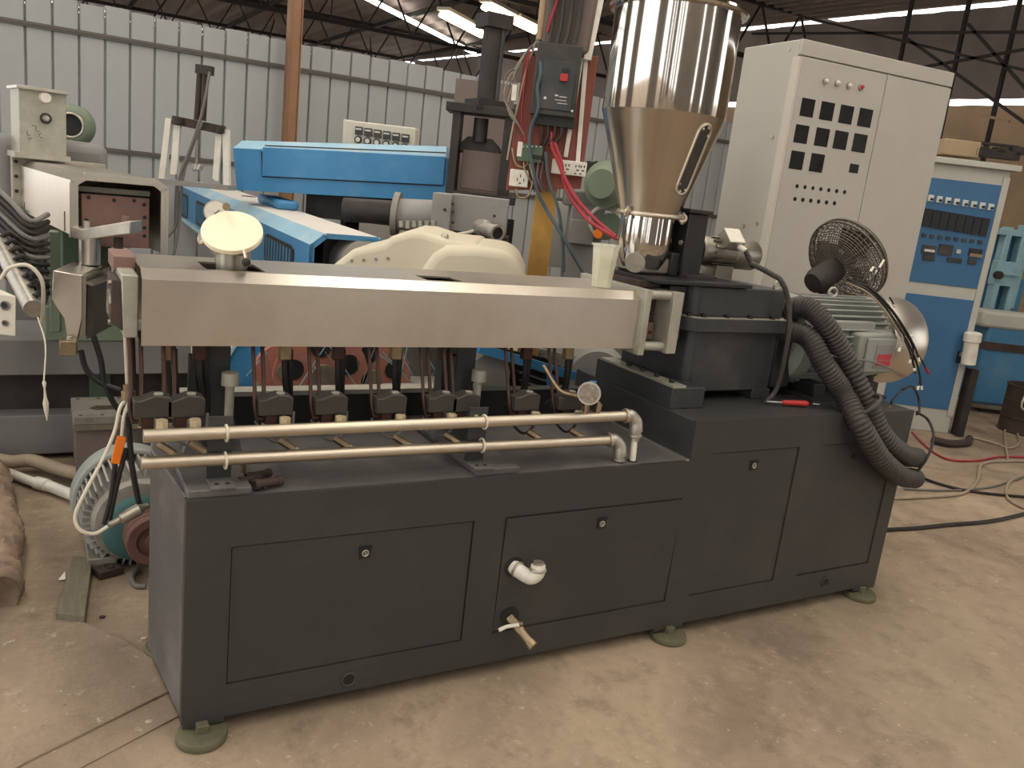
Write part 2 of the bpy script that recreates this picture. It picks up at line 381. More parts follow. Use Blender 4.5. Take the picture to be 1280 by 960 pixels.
# fluorescent battens
for i, (p, q, lab) in enumerate((((553, 18), (607, 46), 'lit fluorescent batten hanging left of the press cylinder top'), ((606, 8), (640, 25), 'lit fluorescent batten above the press cylinder'), ((643, 26), (674, 41), 'lit fluorescent batten beside the wrapped conduit'))):
    a, b = on(*p, z=4.1), on(*q, z=4.1); t = thing('fluorescent_lamp', lab, 'lamp', (a+b)/2, 'fluorescent battens')
    MB().bar(a+V((0, 0, .09)), b+V((0, 0, .09)), .22, .05).build('batten', 'cabinet_trim', t)
    d = (b-a).normalized(); s = d.cross(V((0, 0, 1))).normalized()*.06
    for k in (-1, 1): MB().cyl(a+d*.05+s*k, b-d*.05+s*k, .035, n=10).build('tube', 'tube_light', t)
    for f in (.2, .8): p = a.lerp(b, f); MB().bar(p+V((0, 0, .1)), V((p.x, p.y, RZ)), .015).build('hanger', 'truss_dark', t)
# ------------------------------------------------------------------ the twin-screw extruder (front machine)
EX = thing('extruder', 'dark grey plastic extruder with long steel barrel cover and water pipes on its front', 'machine', (1.46, .39, 0))
D = .78; ZL, ZH, ZB = .712, .862, .05
# base body: low part and high part, left end panel slightly bowed
b = MB()
b.prism([(0, .008, ZB), (1.7, .008, ZB), (1.7, D, ZB), (0, D, ZB), (-.042, .43, ZB)], (0, 0, ZL-ZB))
b.build('base_cabinet', 'machine_paint_dusty', EX, bevel=.004)
b = MB().box((1.7, .008, ZB), (2.92, D, ZH)); b.build('motor_base', 'machine_paint', EX, bevel=.005)
# front frame with door openings
doors = [(.113, .849, .150, .570), (.960, 1.694, .158, .571), (1.806, 2.256, .162, .735), (2.39, 2.84, .165, .735)]
f = MB(); xs = [0, .113, .849, .960, 1.694, 1.75]
T = .012
f.box((0, -.004, ZB), (1.7, T, .15)); f.box((0, -.004, .5705), (1.7, T, ZL)); f.box((0, -.004, .15), (.113, T, .5705)); f.box((.849, -.004, .15), (.96, T, .5705))
f.box((.96, -.004, .15), (1.694, T, .158)); f.box((1.694, -.004, .15), (1.7, T, .5705))
f.box((1.7, -.004, ZB), (2.92, T, .162)); f.box((1.7, -.004, .735), (2.92, T, ZH)); f.box((1.7, -.004, .162), (1.806, T, .735)); f.box((2.256, -.004, .162), (2.39, T, .735)); f.box((2.84, -.004, .162), (2.92, T, .735))
f.build('front_frame', 'machine_paint', EX)
f = MB().box((-.004, -.004, ZB), (0, .03, ZL)); f.build('corner_strip', 'machine_paint', EX)
for i, (x0, x1, z0, z1) in enumerate(doors):
    tilt = .012 if i == 1 else 0
    d = MB(); gp = .0035; yb = .006; y0 = .001
    P = [(x0+gp, y0, z0+gp), (x1-gp, y0, z0+gp), (x1-gp, y0-tilt, z1-gp), (x0+gp, y0-tilt, z1-gp)]
    d.prism(P, (0, yb, 0)); dr = d.build('door', 'machine_paint', EX)
    lx, lz = [(.496, .507), (1.340, .515), (2.026, .675), (2.593, .675)][i]; yl = y0-tilt*.85
    if i < 3:
        MB().box((lx-.017, yl-.004, lz-.02), (lx+.017, yl, lz+.016)).box((lx-.019, yl-.011, lz+.014), (lx+.019, yl, lz+.019)).build('lock_plate', 'black', dr)
        MB().torus((lx, yl-.006, lz-.002), (0, -1, 0), .009, .0025, 20, 6).cyl((lx, yl-.002, lz-.002), (lx, yl-.009, lz-.002), .004, n=10).build('lock_ring', 'galvanized', dr)
    else:
        MB().cyl((lx, yl, lz), (lx, yl-.006, lz), .012, n=16).build('lock_plate', 'black', dr)
for (hx, hz) in ((.473, .0925), (2.577, .11)):
    h = MB().torus((hx, -.006, hz), (0, -1, 0), .021, .004, 28, 6); o = h.build('drain_port', 'machine_paint', EX)
    MB().cyl((hx, -.0045, hz), (hx, -.0055, hz), .019, n=24).build('opening', 'black', o)
# levelling feet
for i, (fx, fy) in enumerate(((.05, -.012), (1.735, -.005), (2.835, .0), (.02, .47), (1.735, .74), (2.835, .74))):
    o = MB().lathe([(0, .0), (.068, 0), (.07, .004), (.07, .02), (.066, .026), (0, .026)], (fx, fy, 0), (0, 0, 1), 32).build('levelling_foot', 'foot_green', EX)
    MB().box((fx-.016, fy-.018, .026), (fx+.016, fy+.018, .05)).build('foot_block', 'foot_green', o, bevel=.002)
for x0, x1 in ((0, .11), (1.66, 1.80), (2.78, 2.92)): MB().box((x0, -.004, .036), (x1, .1, ZB)).build('foot_bracket', 'machine_paint', EX)
# cross bars on the low top
for x0, x1 in ((.0, .165), (.845, 1.0)): MB().box((x0, .012, ZL), (x1, .74, ZL+.022)).build('cross_bar', 'machine_paint_dusty', EX, bevel=.003)
MB().box((1.688, .0, ZL-.004), (1.7, .74, ZL+.006)).build('weld_strip', 'galvanized', EX)
# gearbox plinth and gearbox
MB().box((1.7, .148, ZH), (1.86, .64, .942)).build('gearbox_plinth', 'gear_paint', EX, bevel=.003)
MB().box((1.703, .15, .942), (1.765, .62, .950)).build('plinth_ledge', 'zinc_plate', EX)
for y in (.2, .29, .38, .47): MB().cyl((1.735, y, .95), (1.735, y, .965), .011, n=6).build('plinth_bolt', 'black', EX)
gb = MB().prism([(1.79, .40, .90), (1.83, .262, .90), (1.86, .238, .90), (2.285, .238, .90), (2.285, .60, .90), (1.79, .60, .90)], (0, 0, .245)).build('gearbox_case', 'gear_paint', EX, bevel=.006)
MB().box((2.20, .238, ZH), (2.30, .60, .905)).build('gearbox_foot', 'gear_paint', EX, bevel=.003)
MB().box((1.80, .30, ZH), (1.885, .60, .905)).build('gearbox_foot', 'gear_paint', EX, bevel=.003)
MB().prism([(1.765, .27, 1.143), (1.80, .212, 1.143), (1.815, .20, 1.143), (2.31, .20, 1.143), (2.31, .63, 1.143), (1.765, .63, 1.143)], (0, 0, .053)).build('gearbox_flange', 'gear_paint', EX, bevel=.004)
MB().prism([(1.765, .27, 1.196), (1.80, .212, 1.196), (1.815, .20, 1.196), (2.31, .20, 1.196), (2.31, .63, 1.196), (1.765, .63, 1.196)], (0, 0, .003)).build('flange_gasket', 'zinc_plate', EX)
MB().prism([(1.80, .42, 1.199), (1.80, .265, 1.199), (1.825, .232, 1.199), (1.845, .224, 1.199), (2.275, .224, 1.199), (2.275, .60, 1.199), (1.80, .60, 1.199)], (0, 0, .115)).build('gearbox_cover', 'gear_paint', EX, bevel=.006)
MB().box((1.715, .27, 1.10), (1.80, .56, 1.305)).build('gearbox_neck', 'gear_paint', EX, bevel=.004)
for x, y in ((1.795, .232), (1.85, .212), (1.97, .212), (2.09, .212), (2.21, .212), (2.29, .212)):
    MB().cyl((x, y, 1.199), (x, y, 1.212), .0105, n=6).build('flange_bolt', 'black', EX)
MB().box((2.31, .26, .90), (2.43, .52, 1.2)).build('coupling_guard', 'black', EX, bevel=.01)
MB().torus((2.245, .25, 1.33), (0, 1, .2), .018, .005, 20, 8).build('lifting_eye', 'galvanized', EX)
# barrel flange plates, tie rods, feed block
MB().box((1.535, .175, 1.06), (1.562, .60, 1.296)).build('flange_plate', 'zinc_plate', EX, bevel=.002)
MB().box((1.662, .175, 1.066), (1.708, .60, 1.292)).build('flange_plate', 'zinc_plate', EX, bevel=.002)
for y, z in ((.205, 1.276), (.205, 1.088), (.56, 1.276), (.56, 1.088)): MB().cyl((1.562, y, z), (1.662, y, z), .017, n=16).build('tie_rod', 'zinc_plate', EX)
MB().box((1.562, .27, 1.10), (1.662, .52, 1.25)).build('feed_block', 'rust', EX, bevel=.004)
MB().box((1.562, .255, 1.105), (1.655, .27, 1.165)).build('feed_block_flange', 'rust_red', EX)
for y, z in ((.262, 1.2), (.262, 1.13)):
    for x in (1.58, 1.64): MB().cyl((x, .27 if z > 1.17 else .255, z), (x, y-.012, z), .007, n=6).build('block_bolt', 'rust', EX)
# stainless barrel cover: one bent sheet, open at the ends, with two vent openings in its top
cx0, cx1 = -.09, 1.535; th = .006
prof = [(.20, 1.08), (.20, 1.256), (.238, 1.282), (.542, 1.282), (.58, 1.256), (.58, 1.08)]
cv = MB()
def strip(p, q, xa, xb, inward):
    p3 = [(xa, p[0], p[1]), (xb, p[0], p[1]), (xb, q[0], q[1]), (xa, q[0], q[1])]
    cv.prism(p3, inward)
strip(prof[0], prof[1], cx0, cx1, (0, th, 0)); strip(prof[1], prof[2], cx0, cx1, (0, th*.6, -th*.8))
strip(prof[3], prof[4], cx0, cx1, (0, -th*.6, -th*.8)); strip(prof[4], prof[5], cx0, cx1, (0, -th, 0))
vents = [(.075, .235, .262, .43), (.735, .86, .262, .37)]
xa = cx0
for v0, v1, ya, yb in vents:
    cv.box((xa, .238, 1.276), (v0, .542, 1.282)); cv.box((v0, .238, 1.276), (v1, ya, 1.282)); cv.box((v0, yb, 1.276), (v1, .542, 1.282)); xa = v1
cv.box((xa, .238, 1.276), (cx1, .542, 1.282))
cv.build('barrel_cover', 'brushed_steel', EX)
e = MB()
for p, q in zip(prof, prof[1:]): e.bar((cx0-.002, p[0], p[1]), (cx0-.002, q[0], q[1]), .006, .006, (1, 0, 0))
e.build('cover_edge', 'brushed_steel', EX)
MB().box((-.06, .29, 1.10), (1.535, .49, 1.235)).build('barrel', 'rust', EX, bevel=.004)
# vent port with tilted cream lid and vacuum gauge
vc = V((.157, .345, 1.22)); MB().cyl(vc, vc+V((0, 0, .115)), .043, n=28).build('vent_port', 'raw_steel', EX)
lid_c = on(290, 288, y=.32); vd = (CAMPOS-lid_c).normalized(); upv = (V((-.12, 0, 1))-vd*vd.dot(V((-.12, 0, 1)))).normalized()
nn = (vd*.66+upv*.75).normalized()
MB().cyl(lid_c-nn*.016, lid_c, .084, n=48).build('vent_lid', 'cream_lid', EX, bevel=.002)
MB().cyl(lid_c-nn*.07+V((0, .01, -.03)), lid_c-nn*.016, .05, n=28).build('vent_lid_neck', 'raw_steel', EX)
hn = on(305, 312, y=.25); he = on(308, 326, y=.235)
MB().cyl(hn, he, .0045, n=8).build('lid_handle', 'pipe_steel', EX)
MB().sphere(he+V((0, 0, -.004)), .0125).build('handle_knob', 'black', EX)
gc = on(270, 265, y=.42); gd = (CAMPOS-gc).normalized()
gz = MB().cyl(gc, gc+gd*.02, .034, n=32).build('vacuum_gauge', 'galvanized', EX)
MB().cyl(gc+gd*.0201, gc+gd*.0205, .030, n=32).build('dial', 'dial', gz)
MB().bar(gc+gd*.0207+UP*-.015+RT*-.015, gc+gd*.0207+UP*.006+RT*.01, .0025, .001, gd).build('needle', 'black', gz)
bc = on(283, 258.5, y=.36); MB().cyl(bc, bc+(CAMPOS-bc).normalized()*.02, .011, n=16).build('gauge_valve', 'brass', EX)
MB().tube([gc+V((0, 0, -.03)), gc+V((.01, -.03, -.06)), lid_c-nn*.05], .009, 10).build('gauge_stem', 'raw_steel', EX)
el = on(254, 296, y=.36); MB().tube([el+V((-.005, 0, 0)), el+V((.02, .01, -.01)), el+V((.05, 0, -.05))], .017, 12).build('vacuum_elbow', 'raw_steel', EX)
MB().torus(el+V((-.002, 0, 0)), (-1, -.3, .4), .017, .005, 18, 8).build('elbow_rim', 'pipe_steel', EX)
# die adapter at the left end
MB().prism([(-.135, .225, 1.095), (-.10, .225, 1.095), (-.10, .225, 1.262), (-.142, .225, 1.262)], (0, .2, 0)).build('die_adapter', 'zinc_plate', EX, bevel=.003)
MB().box((-.15, .37, 1.25), (-.092, .55, 1.292)).build('adapter_clamp', 'rust_red', EX, bevel=.003)
dp = MB().prism([(-.165, .25, 1.13), (-.135, .235, 1.11), (-.142, .235, 1.245), (-.162, .25, 1.245)], (0, .16, 0)).build('die_plate', 'rust', EX, bevel=.003)
MB().torus((-.164, .285, 1.18), (-1, 0, 0), .03, .006, 20, 6).build('die_ring', 'raw_steel', dp)
MB().cyl((-.168, .285, 1.18), (-.160, .285, 1.18), .02, n=18).build('die_bore', 'black', dp)
for z in (1.13, 1.235): MB().cyl((-.17, .262, z), (-.15, .262, z), .008, n=6).build('die_bolt', 'raw_steel', dp)
# water manifolds
R = .0175; PY = .06; ZU, ZD = .873, .796
mu = MB().cyl((-.102, PY, ZU+.002), (1.43, PY, ZU), R, n=20).build('water_pipe', 'pipe_steel', EX)
ml = MB().cyl((-.107, PY, ZD+.006), (1.375, PY, ZD-.008), R, n=20).build('water_pipe', 'pipe_steel', EX)
for (x, z, lx, zz) in ((1.43, ZU, 1.467, .0), (1.375, ZD-.008, 1.40, .0)):
    MB().tube([(x-.004, PY, z), (x+.022, PY, z-.001), (x+.043, PY-.005, z-.02), (x+.047, PY-.01, z-.045)], R+.005, 16).build('pipe_elbow', 'galvanized', EX)
    MB().torus((x, PY, z), (1, 0, 0), R+.004, .005, 20, 8).build('elbow_rim', 'pipe_steel', EX)
    MB().lathe([(R+.006, 0), (R+.006, .012), (R+.001, .014), (R+.001, .02), (R+.005, .022), (R+.005, .032), (R-.002, .036), (R-.002, .046)], (x+.047, PY-.009, z-.042), (0, -.05, -1), 18).build('pipe_union', 'galvanized', EX)
    MB().cyl((x+.046, PY-.012, z-.085), (x+.044 if z > .85 else x+.042, PY-.02, ZL), .011, n=14).build('drop_pipe', 'white_plastic' if z > .85 else 'galvanized', EX)
    MB().cyl((x+.043, PY-.02, ZL+.0005), (x+.043, PY-.02, ZL+.0035), .018, n=18).build('pipe_grommet', 'black', EX)
for bx in (.09, .868):
    MB().box((bx-.032, .078, ZL+.022), (bx+.032, .084, .915)).build('pipe_bracket', 'gear_paint', EX, bevel=.001)
    o = MB().box((bx-.032, .004, ZL+.0225), (bx+.032, .084, ZL+.029)).build('bracket_foot', 'machine_paint_dusty', EX, bevel=.001)
    for k in (-.014, .014): MB().cyl((bx+k, .03, ZL+.0292), (bx+k, .03, ZL+.0312), .006, n=10).build('bracket_bolt', 'black', o)
    for z in (ZU, ZD):
        MB().torus((bx+.012, PY, z), (1, 0, 0), R+.004, .0035, 24, 8).build('pipe_clip', 'cable_white', EX)
vx = [-.07, .012, .25, .41, .595, .765, .845, 1.07, 1.24]
def vz(x): return .928-.02*(x/1.24)
vb = MB().prism([(-.05, 0, -.026), (.045, 0, -.026), (.045, 0, .024), (.03, 0, .032), (.002, 0, .034), (-.02, 0, .026), (-.035, 0, .02), (-.05, 0, .022)], (0, .055, 0)).build('solenoid_valve', 'hose_plastic', loc=(0, 0, 0), bevel=.003)
nut = MB().cyl((0, 0, -.0), (0, .0, .03), .016, n=6).cyl((0, -.012, .0), (0, .004, .012), .012, n=10).build('valve_fitting', 'brass_bright', loc=(0, 0, 0))
top = MB().cyl((0, .02, .03), (0, .02, .0365), .012, n=14).build('valve_screw', 'zinc_plate', loc=(0, 0, 0))
bod = MB().box((-.03, .004, -.07), (.0, .045, -.03)).cyl((-.034, .02, -.045), (-.05, .02, -.045), .006, n=8).build('valve_body', 'copper_brown', loc=(0, 0, 0))
out = MB().cyl((0, 0, 0), (.035, -.03, -.02), .0115, n=6).cyl((.035, -.03, -.02), (.05, -.043, -.028), .009, n=8).build('check_fitting', 'brass', loc=(0, 0, 0))
E0 = WL['extruder']
for i, x in enumerate(vx):
    z = vz(x); P = V((x, .12, z))-E0
    for q, (o, off) in enumerate(((vb, (0, 0, 0)), (top, (.012, 0, 0)), (bod, (0, 0, .006)), (nut, (.015, -.03, -.052)), (out, (.012, .0, -.098)))):
        if i == 0: o.parent = EX; o.location = P+V(off)
        else: place(o, P+V(off), EX)
    # water tubes from the valves up to the barrel and down to the return pipe
    s = random.uniform(-.004, .004)
    MB().tube([(x-.048, .14, z-.045), (x-.056, .15, z), (x-.05, .19, .98+s), (x-.05, .24, 1.11)], .0058, 8).build('cooling_tube', 'copper_brown', EX)
    MB().tube([(x-.03, .16, z+.0), (x-.024, .19, .97), (x-.022, .25, 1.11)], .0058, 8).build('cooling_tube', 'copper_brown', EX)
    MB().tube([(x+.018, .1, z-.07), (x+.002, .12, z-.062), (x-.035, .145, z-.055)], .005, 8).build('return_tube', 'brass', EX)
    if i not in (0, 6):
        MB().tube([(x-.05, .16, z-.05), (x-.03, .14, z-.085), (x+.01, .14, z-.11), (x+.05, .15, z-.085), (x+.06, .17, z-.03)], .0045, 8).build('capillary_loop', 'cable_grey' if i < 7 else 'cable_black', EX)
    # heater plugs and their cables
    if i != 6:
        hx = x+.045
        MB().box((hx-.016, .235, 1.03), (hx+.02, .262, 1.12)).build('heater_plug', 'brass' if i % 2 == 0 else 'copper_brown', EX, bevel=.004)
        MB().tube([(hx, .245, 1.04), (hx+.006, .25, .97), (hx+.014, .27, .91), (hx-.01+s, .33, .84)], .0085, 8).build('heater_cable', 'cable_black', EX)
        MB().tube([(hx+.018, .25, 1.06), (hx+.024, .26, .98), (hx+.036, .29, .88), (hx+.04, .34, .80)], .0085, 8).build('heater_cable', 'cable_black', EX)
# barrel supports with jack bolts
for sx in (.10, .90):
    MB().box((sx-.02, .30, ZL+.02), (sx+.055, .46, 1.10)).build('barrel_support', 'gear_paint', EX, bevel=.004)
    MB().prism([(sx-.07, .31, ZL+.02), (sx+.1, .31, ZL+.02), (sx+.05, .31, .92), (sx-.0, .31, .92)], (0, .03, 0)).build('support_gusset', 'machine_paint_dusty', EX, bevel=.003)
    MB().cyl((sx+.045, .25, .80), (sx+.045, .25, .965), .013, n=14).cyl((sx+.045, .25, .955), (sx+.045, .25, .992), .024, n=18).build('jack_bolt', 'zinc_plate', EX)
    MB().cyl((sx-.05, .27, .9), (sx-.05, .27, 1.04), .017, n=12).cyl((sx-.05, .27, .9), (sx-.05, .27, .925), .026, n=6).build('clamp_bolt', 'black', EX)
# cable tray along the back of the base
MB().box((.17, .60, ZL), (1.62, .66, .822)).build('cable_tray', 'black', EX)
MB().box((.05, .598, .822), (1.1, .665, .838)).build('tray_lid', 'zinc_plate', EX)
# pressure gauge on the upper pipe
g0 = V((1.262, PY, ZU+R)); gc = V((1.262, PY-.005, .962)); gd = V((-.62, -.78, .06)).normalized()
MB().cyl(g0-V((0, 0, .004)), g0+V((0, 0, .05)), .010, .008, n=12).build('gauge_stem', 'brass', EX)
MB().cyl(g0+V((.045, .0, -.005)), g0+V((.05, 0, .03)), .011, n=6).build('gauge_tee', 'brass', EX)
MB().tube([g0+V((.05, 0, .03)), g0+V((.02, .01, .045)), g0+V((-.04, .05, .05)), (1.19, .14, .955), (1.16, .2, 1.02)], .006, 8).build('gauge_tube', 'brass', EX)
gg = MB().lathe([(0, -.02), (.031, -.02), (.034, -.014), (.034, .018), (.039, .019), (.039, .026), (.033, .026), (.032, .022), (0, .022)], gc, gd, 32).build('pressure_gauge', 'galvanized', EX)
MB().cyl(gc+gd*.0222, gc+gd*.0226, .0315, n=32).build('dial', 'dial_dark', gg)
MB().box((1.284, .09, .966), (1.31, .10, .99)).build('valve_handle', 'sky_blue', EX)
# elbow and drain valve that come through the second door
ex, ez = 1.012, .392
o = MB().cyl((ex, -.006, ez), (ex, -.0075, ez), .036, n=28).build('pipe_hole', 'black', EX)
e = MB().tube([(ex, .0, ez), (ex+.012, -.03, ez-.008), (ex+.03, -.065, ez-.012), (ex+.048, -.075, ez+.005), (ex+.05, -.072, ez+.032)], .024, 18)
o = e.build('pipe_elbow', 'white_plastic', EX)
MB().torus((ex+.008, -.018, ez-.004), (.4, -1, -.2), .0225, .006, 24, 8).torus((ex+.05, -.073, ez+.016), (.05, .1, 1), .0235, .006, 24, 8).cyl((ex+.05, -.072, ez+.02), (ex+.051, -.072, ez+.042), .019, n=8).build('elbow_collar', 'galvanized', o)
dx, dz = 1.022, .205
MB().cyl((dx, -.006, dz+.005), (dx, -.0075, dz+.005), .033, n=28).build('valve_hole', 'black', EX)
o = MB().cyl((dx, .0, dz), (dx+.022, -.05, dz-.03), .017, n=8).cyl((dx+.022, -.05, dz-.03), (dx+.04, -.09, dz-.055), .0155, n=14).cyl((dx+.037, -.083, dz-.051), (dx+.044, -.098, dz-.06), .018, n=8).build('drain_valve', 'brass', EX)
MB().tube([(dx+.014, -.045, dz-.006), (dx-.03, -.045, dz-.004), (dx-.062, -.045, dz-.012)], .0065, 8).build('lever', 'white_plastic', o)
MB().cyl((dx+.018, -.042, dz-.018), (dx+.016, -.052, dz+.004), .006, n=8).build('lever_nut', 'brass', o)
# ------------------------------------------------------------------ feeder and hopper on the extruder
HX, HY = 1.685, .42
HP = thing('hopper_feeder', 'tall polished stainless steel hopper with screw feeder on the extruder', 'hopper', (HX, HY, 1.316))
MB().box((1.60, .20, 1.3165), (2.06, .60, 1.33)).build('mounting_plate', 'black', HP, bevel=.002)
MB().box((1.565, .26, 1.297), (1.66, .55, 1.3165)).build('mounting_spacer', 'rust', HP)
MB().lathe([(.224, 1.905), (.226, 1.91), (.226, 2.255), (.245, 2.257), (.249, 2.266), (.245, 2.275), (.226, 2.277), (.222, 2.277), (.222, 1.91), (.105, 1.55)], (HX, HY, 0), (0, 0, 1), 72).build('hopper_barrel', 'polished_steel', HP)
MB().lathe([(.112, 1.552), (.225, 1.905), (.2262, 1.9075)], (HX, HY, 0), (0, 0, 1), 72).build('hopper_cone', 'cone_steel', HP)
MB().lathe([(.04, 1.345), (.075, 1.35), (.088, 1.38), (.100, 1.415), (.103, 1.45), (.103, 1.545)], (HX, HY, 0), (0, 0, 1), 56).build('feed_chamber', 'polished_steel', HP)
MB().torus((HX, HY, 1.55), (0, 0, 1), .113, .0095, 64, 10).build('clamp_ring', 'pipe_steel', HP)
for ang in (PI*1.08, -PI*.22):
    d = V((math.cos(ang), math.sin(ang), 0)); c = V((HX, HY, 1.55))+d*.127
    o = MB().torus(c, (d.y, -d.x, .2), .013, .006, 16, 8).build('clamp_latch', 'pipe_steel', HP)
    MB().cyl(c-V((0, 0, .022)), c+V((0, 0, .022)), .007, n=8).build('latch_bolt', 'galvanized', o)
cdir = (CAMPOS-V((HX, HY, 0))); cdir.z = 0; cdir.normalize(); rdir = V((-cdir.y, cdir.x, 0))
def cone(a, z, off=0):
    r = .112+(z-1.552)*(.113/.353); return V((HX, HY, z))+(cdir*math.cos(a)+rdir*math.sin(a))*(r+off)
sl = []
za, zb_, hw = 1.665, 1.85, .030
for k in range(9): t = PI+PI*k/8; sl.append((math.cos(t)*hw, za+hw*math.sin(t)*1.0))
for k in range(9): t = PI*k/8; sl.append((math.cos(t)*hw, zb_+hw*math.sin(t)))
sl.append(sl[0]); A0 = .80
def slp(s, off): x, z = s; r = .112+(z-1.552)*.32; return cone(A0+x/r, z, off)
sw = MB().tube([slp(s, .003) for s in sl], .005, 8, 1, False).build('sight_window_frame', 'pipe_steel', HP)
g = MB(); pts = [slp(s, .002) for s in sl[:-1]]; cc = sum(pts, V())/len(pts); g.add([cc]+pts, [(0, 1+i, 1+(i+1) % len(pts)) for i in range(len(pts))]); g.build('sight_glass', 'breaker', sw)
for s in sl[::3]: p = slp((s[0]*.72, (s[1]-1.757)*.93+1.757), .0); q = slp((s[0]*.72, (s[1]-1.757)*.93+1.757), .006); MB().cyl(p, q, .005, n=8).build('window_screw', 'pipe_steel', sw)
MB().box((1.62, .35, 1.33), (1.80, .49, 1.40)).build('screw_housing', 'raw_steel', HP, bevel=.012)
MB().cyl((1.64, .40, 1.375), (1.60, .35, 1.372), .03, n=28).cyl((1.612, .365, 1.372), (1.605, .356, 1.372), .037, n=28).build('feed_outlet', 'raw_steel', HP)
MB().box((1.76, .34, 1.33), (1.81, .50, 1.42)).build('feeder_neck', 'black', HP, bevel=.006)
fg = MB().box((1.80, .32, 1.331), (1.895, .52, 1.573)).build('feeder_gearbox', 'black', HP, bevel=.006)
MB().box((1.79, .31, 1.573), (1.905, .53, 1.588)).build('gearbox_lid', 'press_dark', fg, bevel=.003)
MB().box((1.80, .28, 1.33), (1.95, .56, 1.345)).build('gearbox_foot', 'press_dark', fg)
for z in (1.46, 1.54): MB().cyl((1.802, .345, z), (1.793, .345, z), .009, n=10).build('gearbox_bolt', 'zinc_plate', fg)
MB().box((1.80, .50, 1.588), (1.89, .53, 1.85)).build('hopper_bracket', 'press_dark', HP)
fm = MB().lathe([(0, 0), (.052, 0), (.058, .006), (.058, .03), (.07, .034), (.07, .05), (.062, .054), (.056, .1), (.056, .22), (.062, .225), (.062, .345), (.052, .36), (0, .36)], (1.895, .42, 1.435), (1, 0, -.02), 36).build('feeder_motor', 'raw_steel', HP)
for k in range(14):
    t = 2*PI*k/14; d = V((0, math.cos(t), math.sin(t))); MB().bar(V((2.0, .42, 1.432))+d*.06, V((2.115, .42, 1.43))+d*.06, .012, .004, d).build('motor_fin', 'raw_steel', fm)
tb = MB().obox((2.075, .37, 1.49), V((.042, 0, 0)), V((0, .026, .026)), V((0, -.016, .016))).build('terminal_box', 'galvanized', HP, bevel=.004)
MB().cyl((2.095, .345, 1.465), (2.105, .315, 1.45), .012, n=12).build('cable_gland', 'white_plastic', tb)
MB().box((2.03, .38, 1.318), (2.12, .46, 1.38)).build('motor_foot', 'raw_steel', HP)
# spiral conduit from the feeder motor to the base
CD = [V((2.105, .315, 1.45)), V((2.13, .29, 1.40)), on(942, 331, y=.24), on(965, 343, y=.20), on(977, 352, y=.18), on(985, 375, y=.165), on(986, 410, y=.15), on(981, 445, y=.15), on(971, 485, y=.165), V((2.215, .175, .862))]
tag(MB().tube(CD, .011, 10, 14, True, lambda i: .0115 if i % 2 else .0095).build('flexible_conduit', 'hose_plastic', loc=CD[-1]), 'thin black spiral conduit hanging from the feeder motor in front of the gearbox', 'conduit')

# ------------------------------------------------------------------ main motor
MC = V((0, .39, 1.09)); RM = .185
MO = thing('electric_motor', 'large grey finned electric motor with shiny fan cowl on the extruder base', 'motor', (2.85, .39, .862))
ax = lambda x: V((x, .39, 1.09))
MB().lathe([(0, 0), (.15, 0), (.19, .02), (.195, .06), (.195, .09), (.17, .1)], ax(2.40), (1, 0, 0), 48).build('end_bell', 'motor_grey', MO)
MB().lathe([(.17, 0), (.17, .55), (.0, .55)], ax(2.48), (1, 0, 0), 48).build('stator_body', 'motor_grey', MO)
MB().lathe([(.15, 0), (.196, .005), (.204, .03), (.206, .2), (.198, .235), (.17, .255), (0, .262)], ax(2.97), (1, 0, 0), 56).build('fan_cowl', 'brushed_steel', MO)
fins = MB()
for k in range(40):
    t = 2*PI*(k+.5)/40
    if abs(math.degrees(math.atan2(math.sin(t+PI/2), math.cos(t+PI/2)))) > 400: continue
    d = V((0, math.cos(t), math.sin(t))); fins.bar(ax(2.50)+d*.18, ax(2.95)+d*.18, .007, .034, d)
fins.build('cooling_fins', 'motor_grey', MO)
for x in (2.53, 2.60, 2.67): MB().box((x, .37, 1.245), (x+.05, .41, 1.282)).build('rib', 'motor_grey', MO, bevel=.004)
MB().box((2.55, .21, 1.16), (2.84, .25, 1.20)).build('rib', 'motor_grey', MO, bevel=.006)
bx = MB().prism([(2.70, .235, .99), (2.70, .235, 1.155), (2.90, .235, 1.165), (2.94, .235, 1.15), (2.94, .235, .985), (2.74, .235, .965)], (0, -.075, 0)).build('terminal_box', 'motor_grey', MO, bevel=.012)
MB().box((2.735, .147, .99), (2.92, .16, 1.14)).build('terminal_lid', 'motor_grey', bx, bevel=.006)
MB().box((2.79, .144, 1.01), (2.905, .147, 1.115)).build('name_plate', 'grey_paint', bx, bevel=.001)
for k in range(4):
    x = 2.80+k*.024
    for z0, z1 in ((1.022, 1.045), (1.049, 1.072)):
        MB().prism([(x, .1435, z0), (x+.02, .1435, z0), (x+.028, .1435, z1), (x+.008, .1435, z1)], (0, -.001, 0)).build('red_mark', 'red_mark', bx)
MB().cyl((2.84, .19, .985), (2.84, .19, .93), .02, n=14).build('cable_gland', 'black', bx)
MB().torus((2.72, .37, 1.30), (.3, 1, 0), .02, .0055, 20, 8).cyl((2.72, .37, 1.25), (2.72, .37, 1.285), .018, .012, n=14).build('lifting_eye', 'galvanized', MO)
for x0 in (2.52, 2.86):
    MB().box((x0, .20, .864), (x0+.07, .58, .93)).build('motor_foot', 'black', MO, bevel=.004)
MB().box((2.48, .17, .8625), (2.96, .61, .876)).build('slide_rail', 'press_dark', MO)
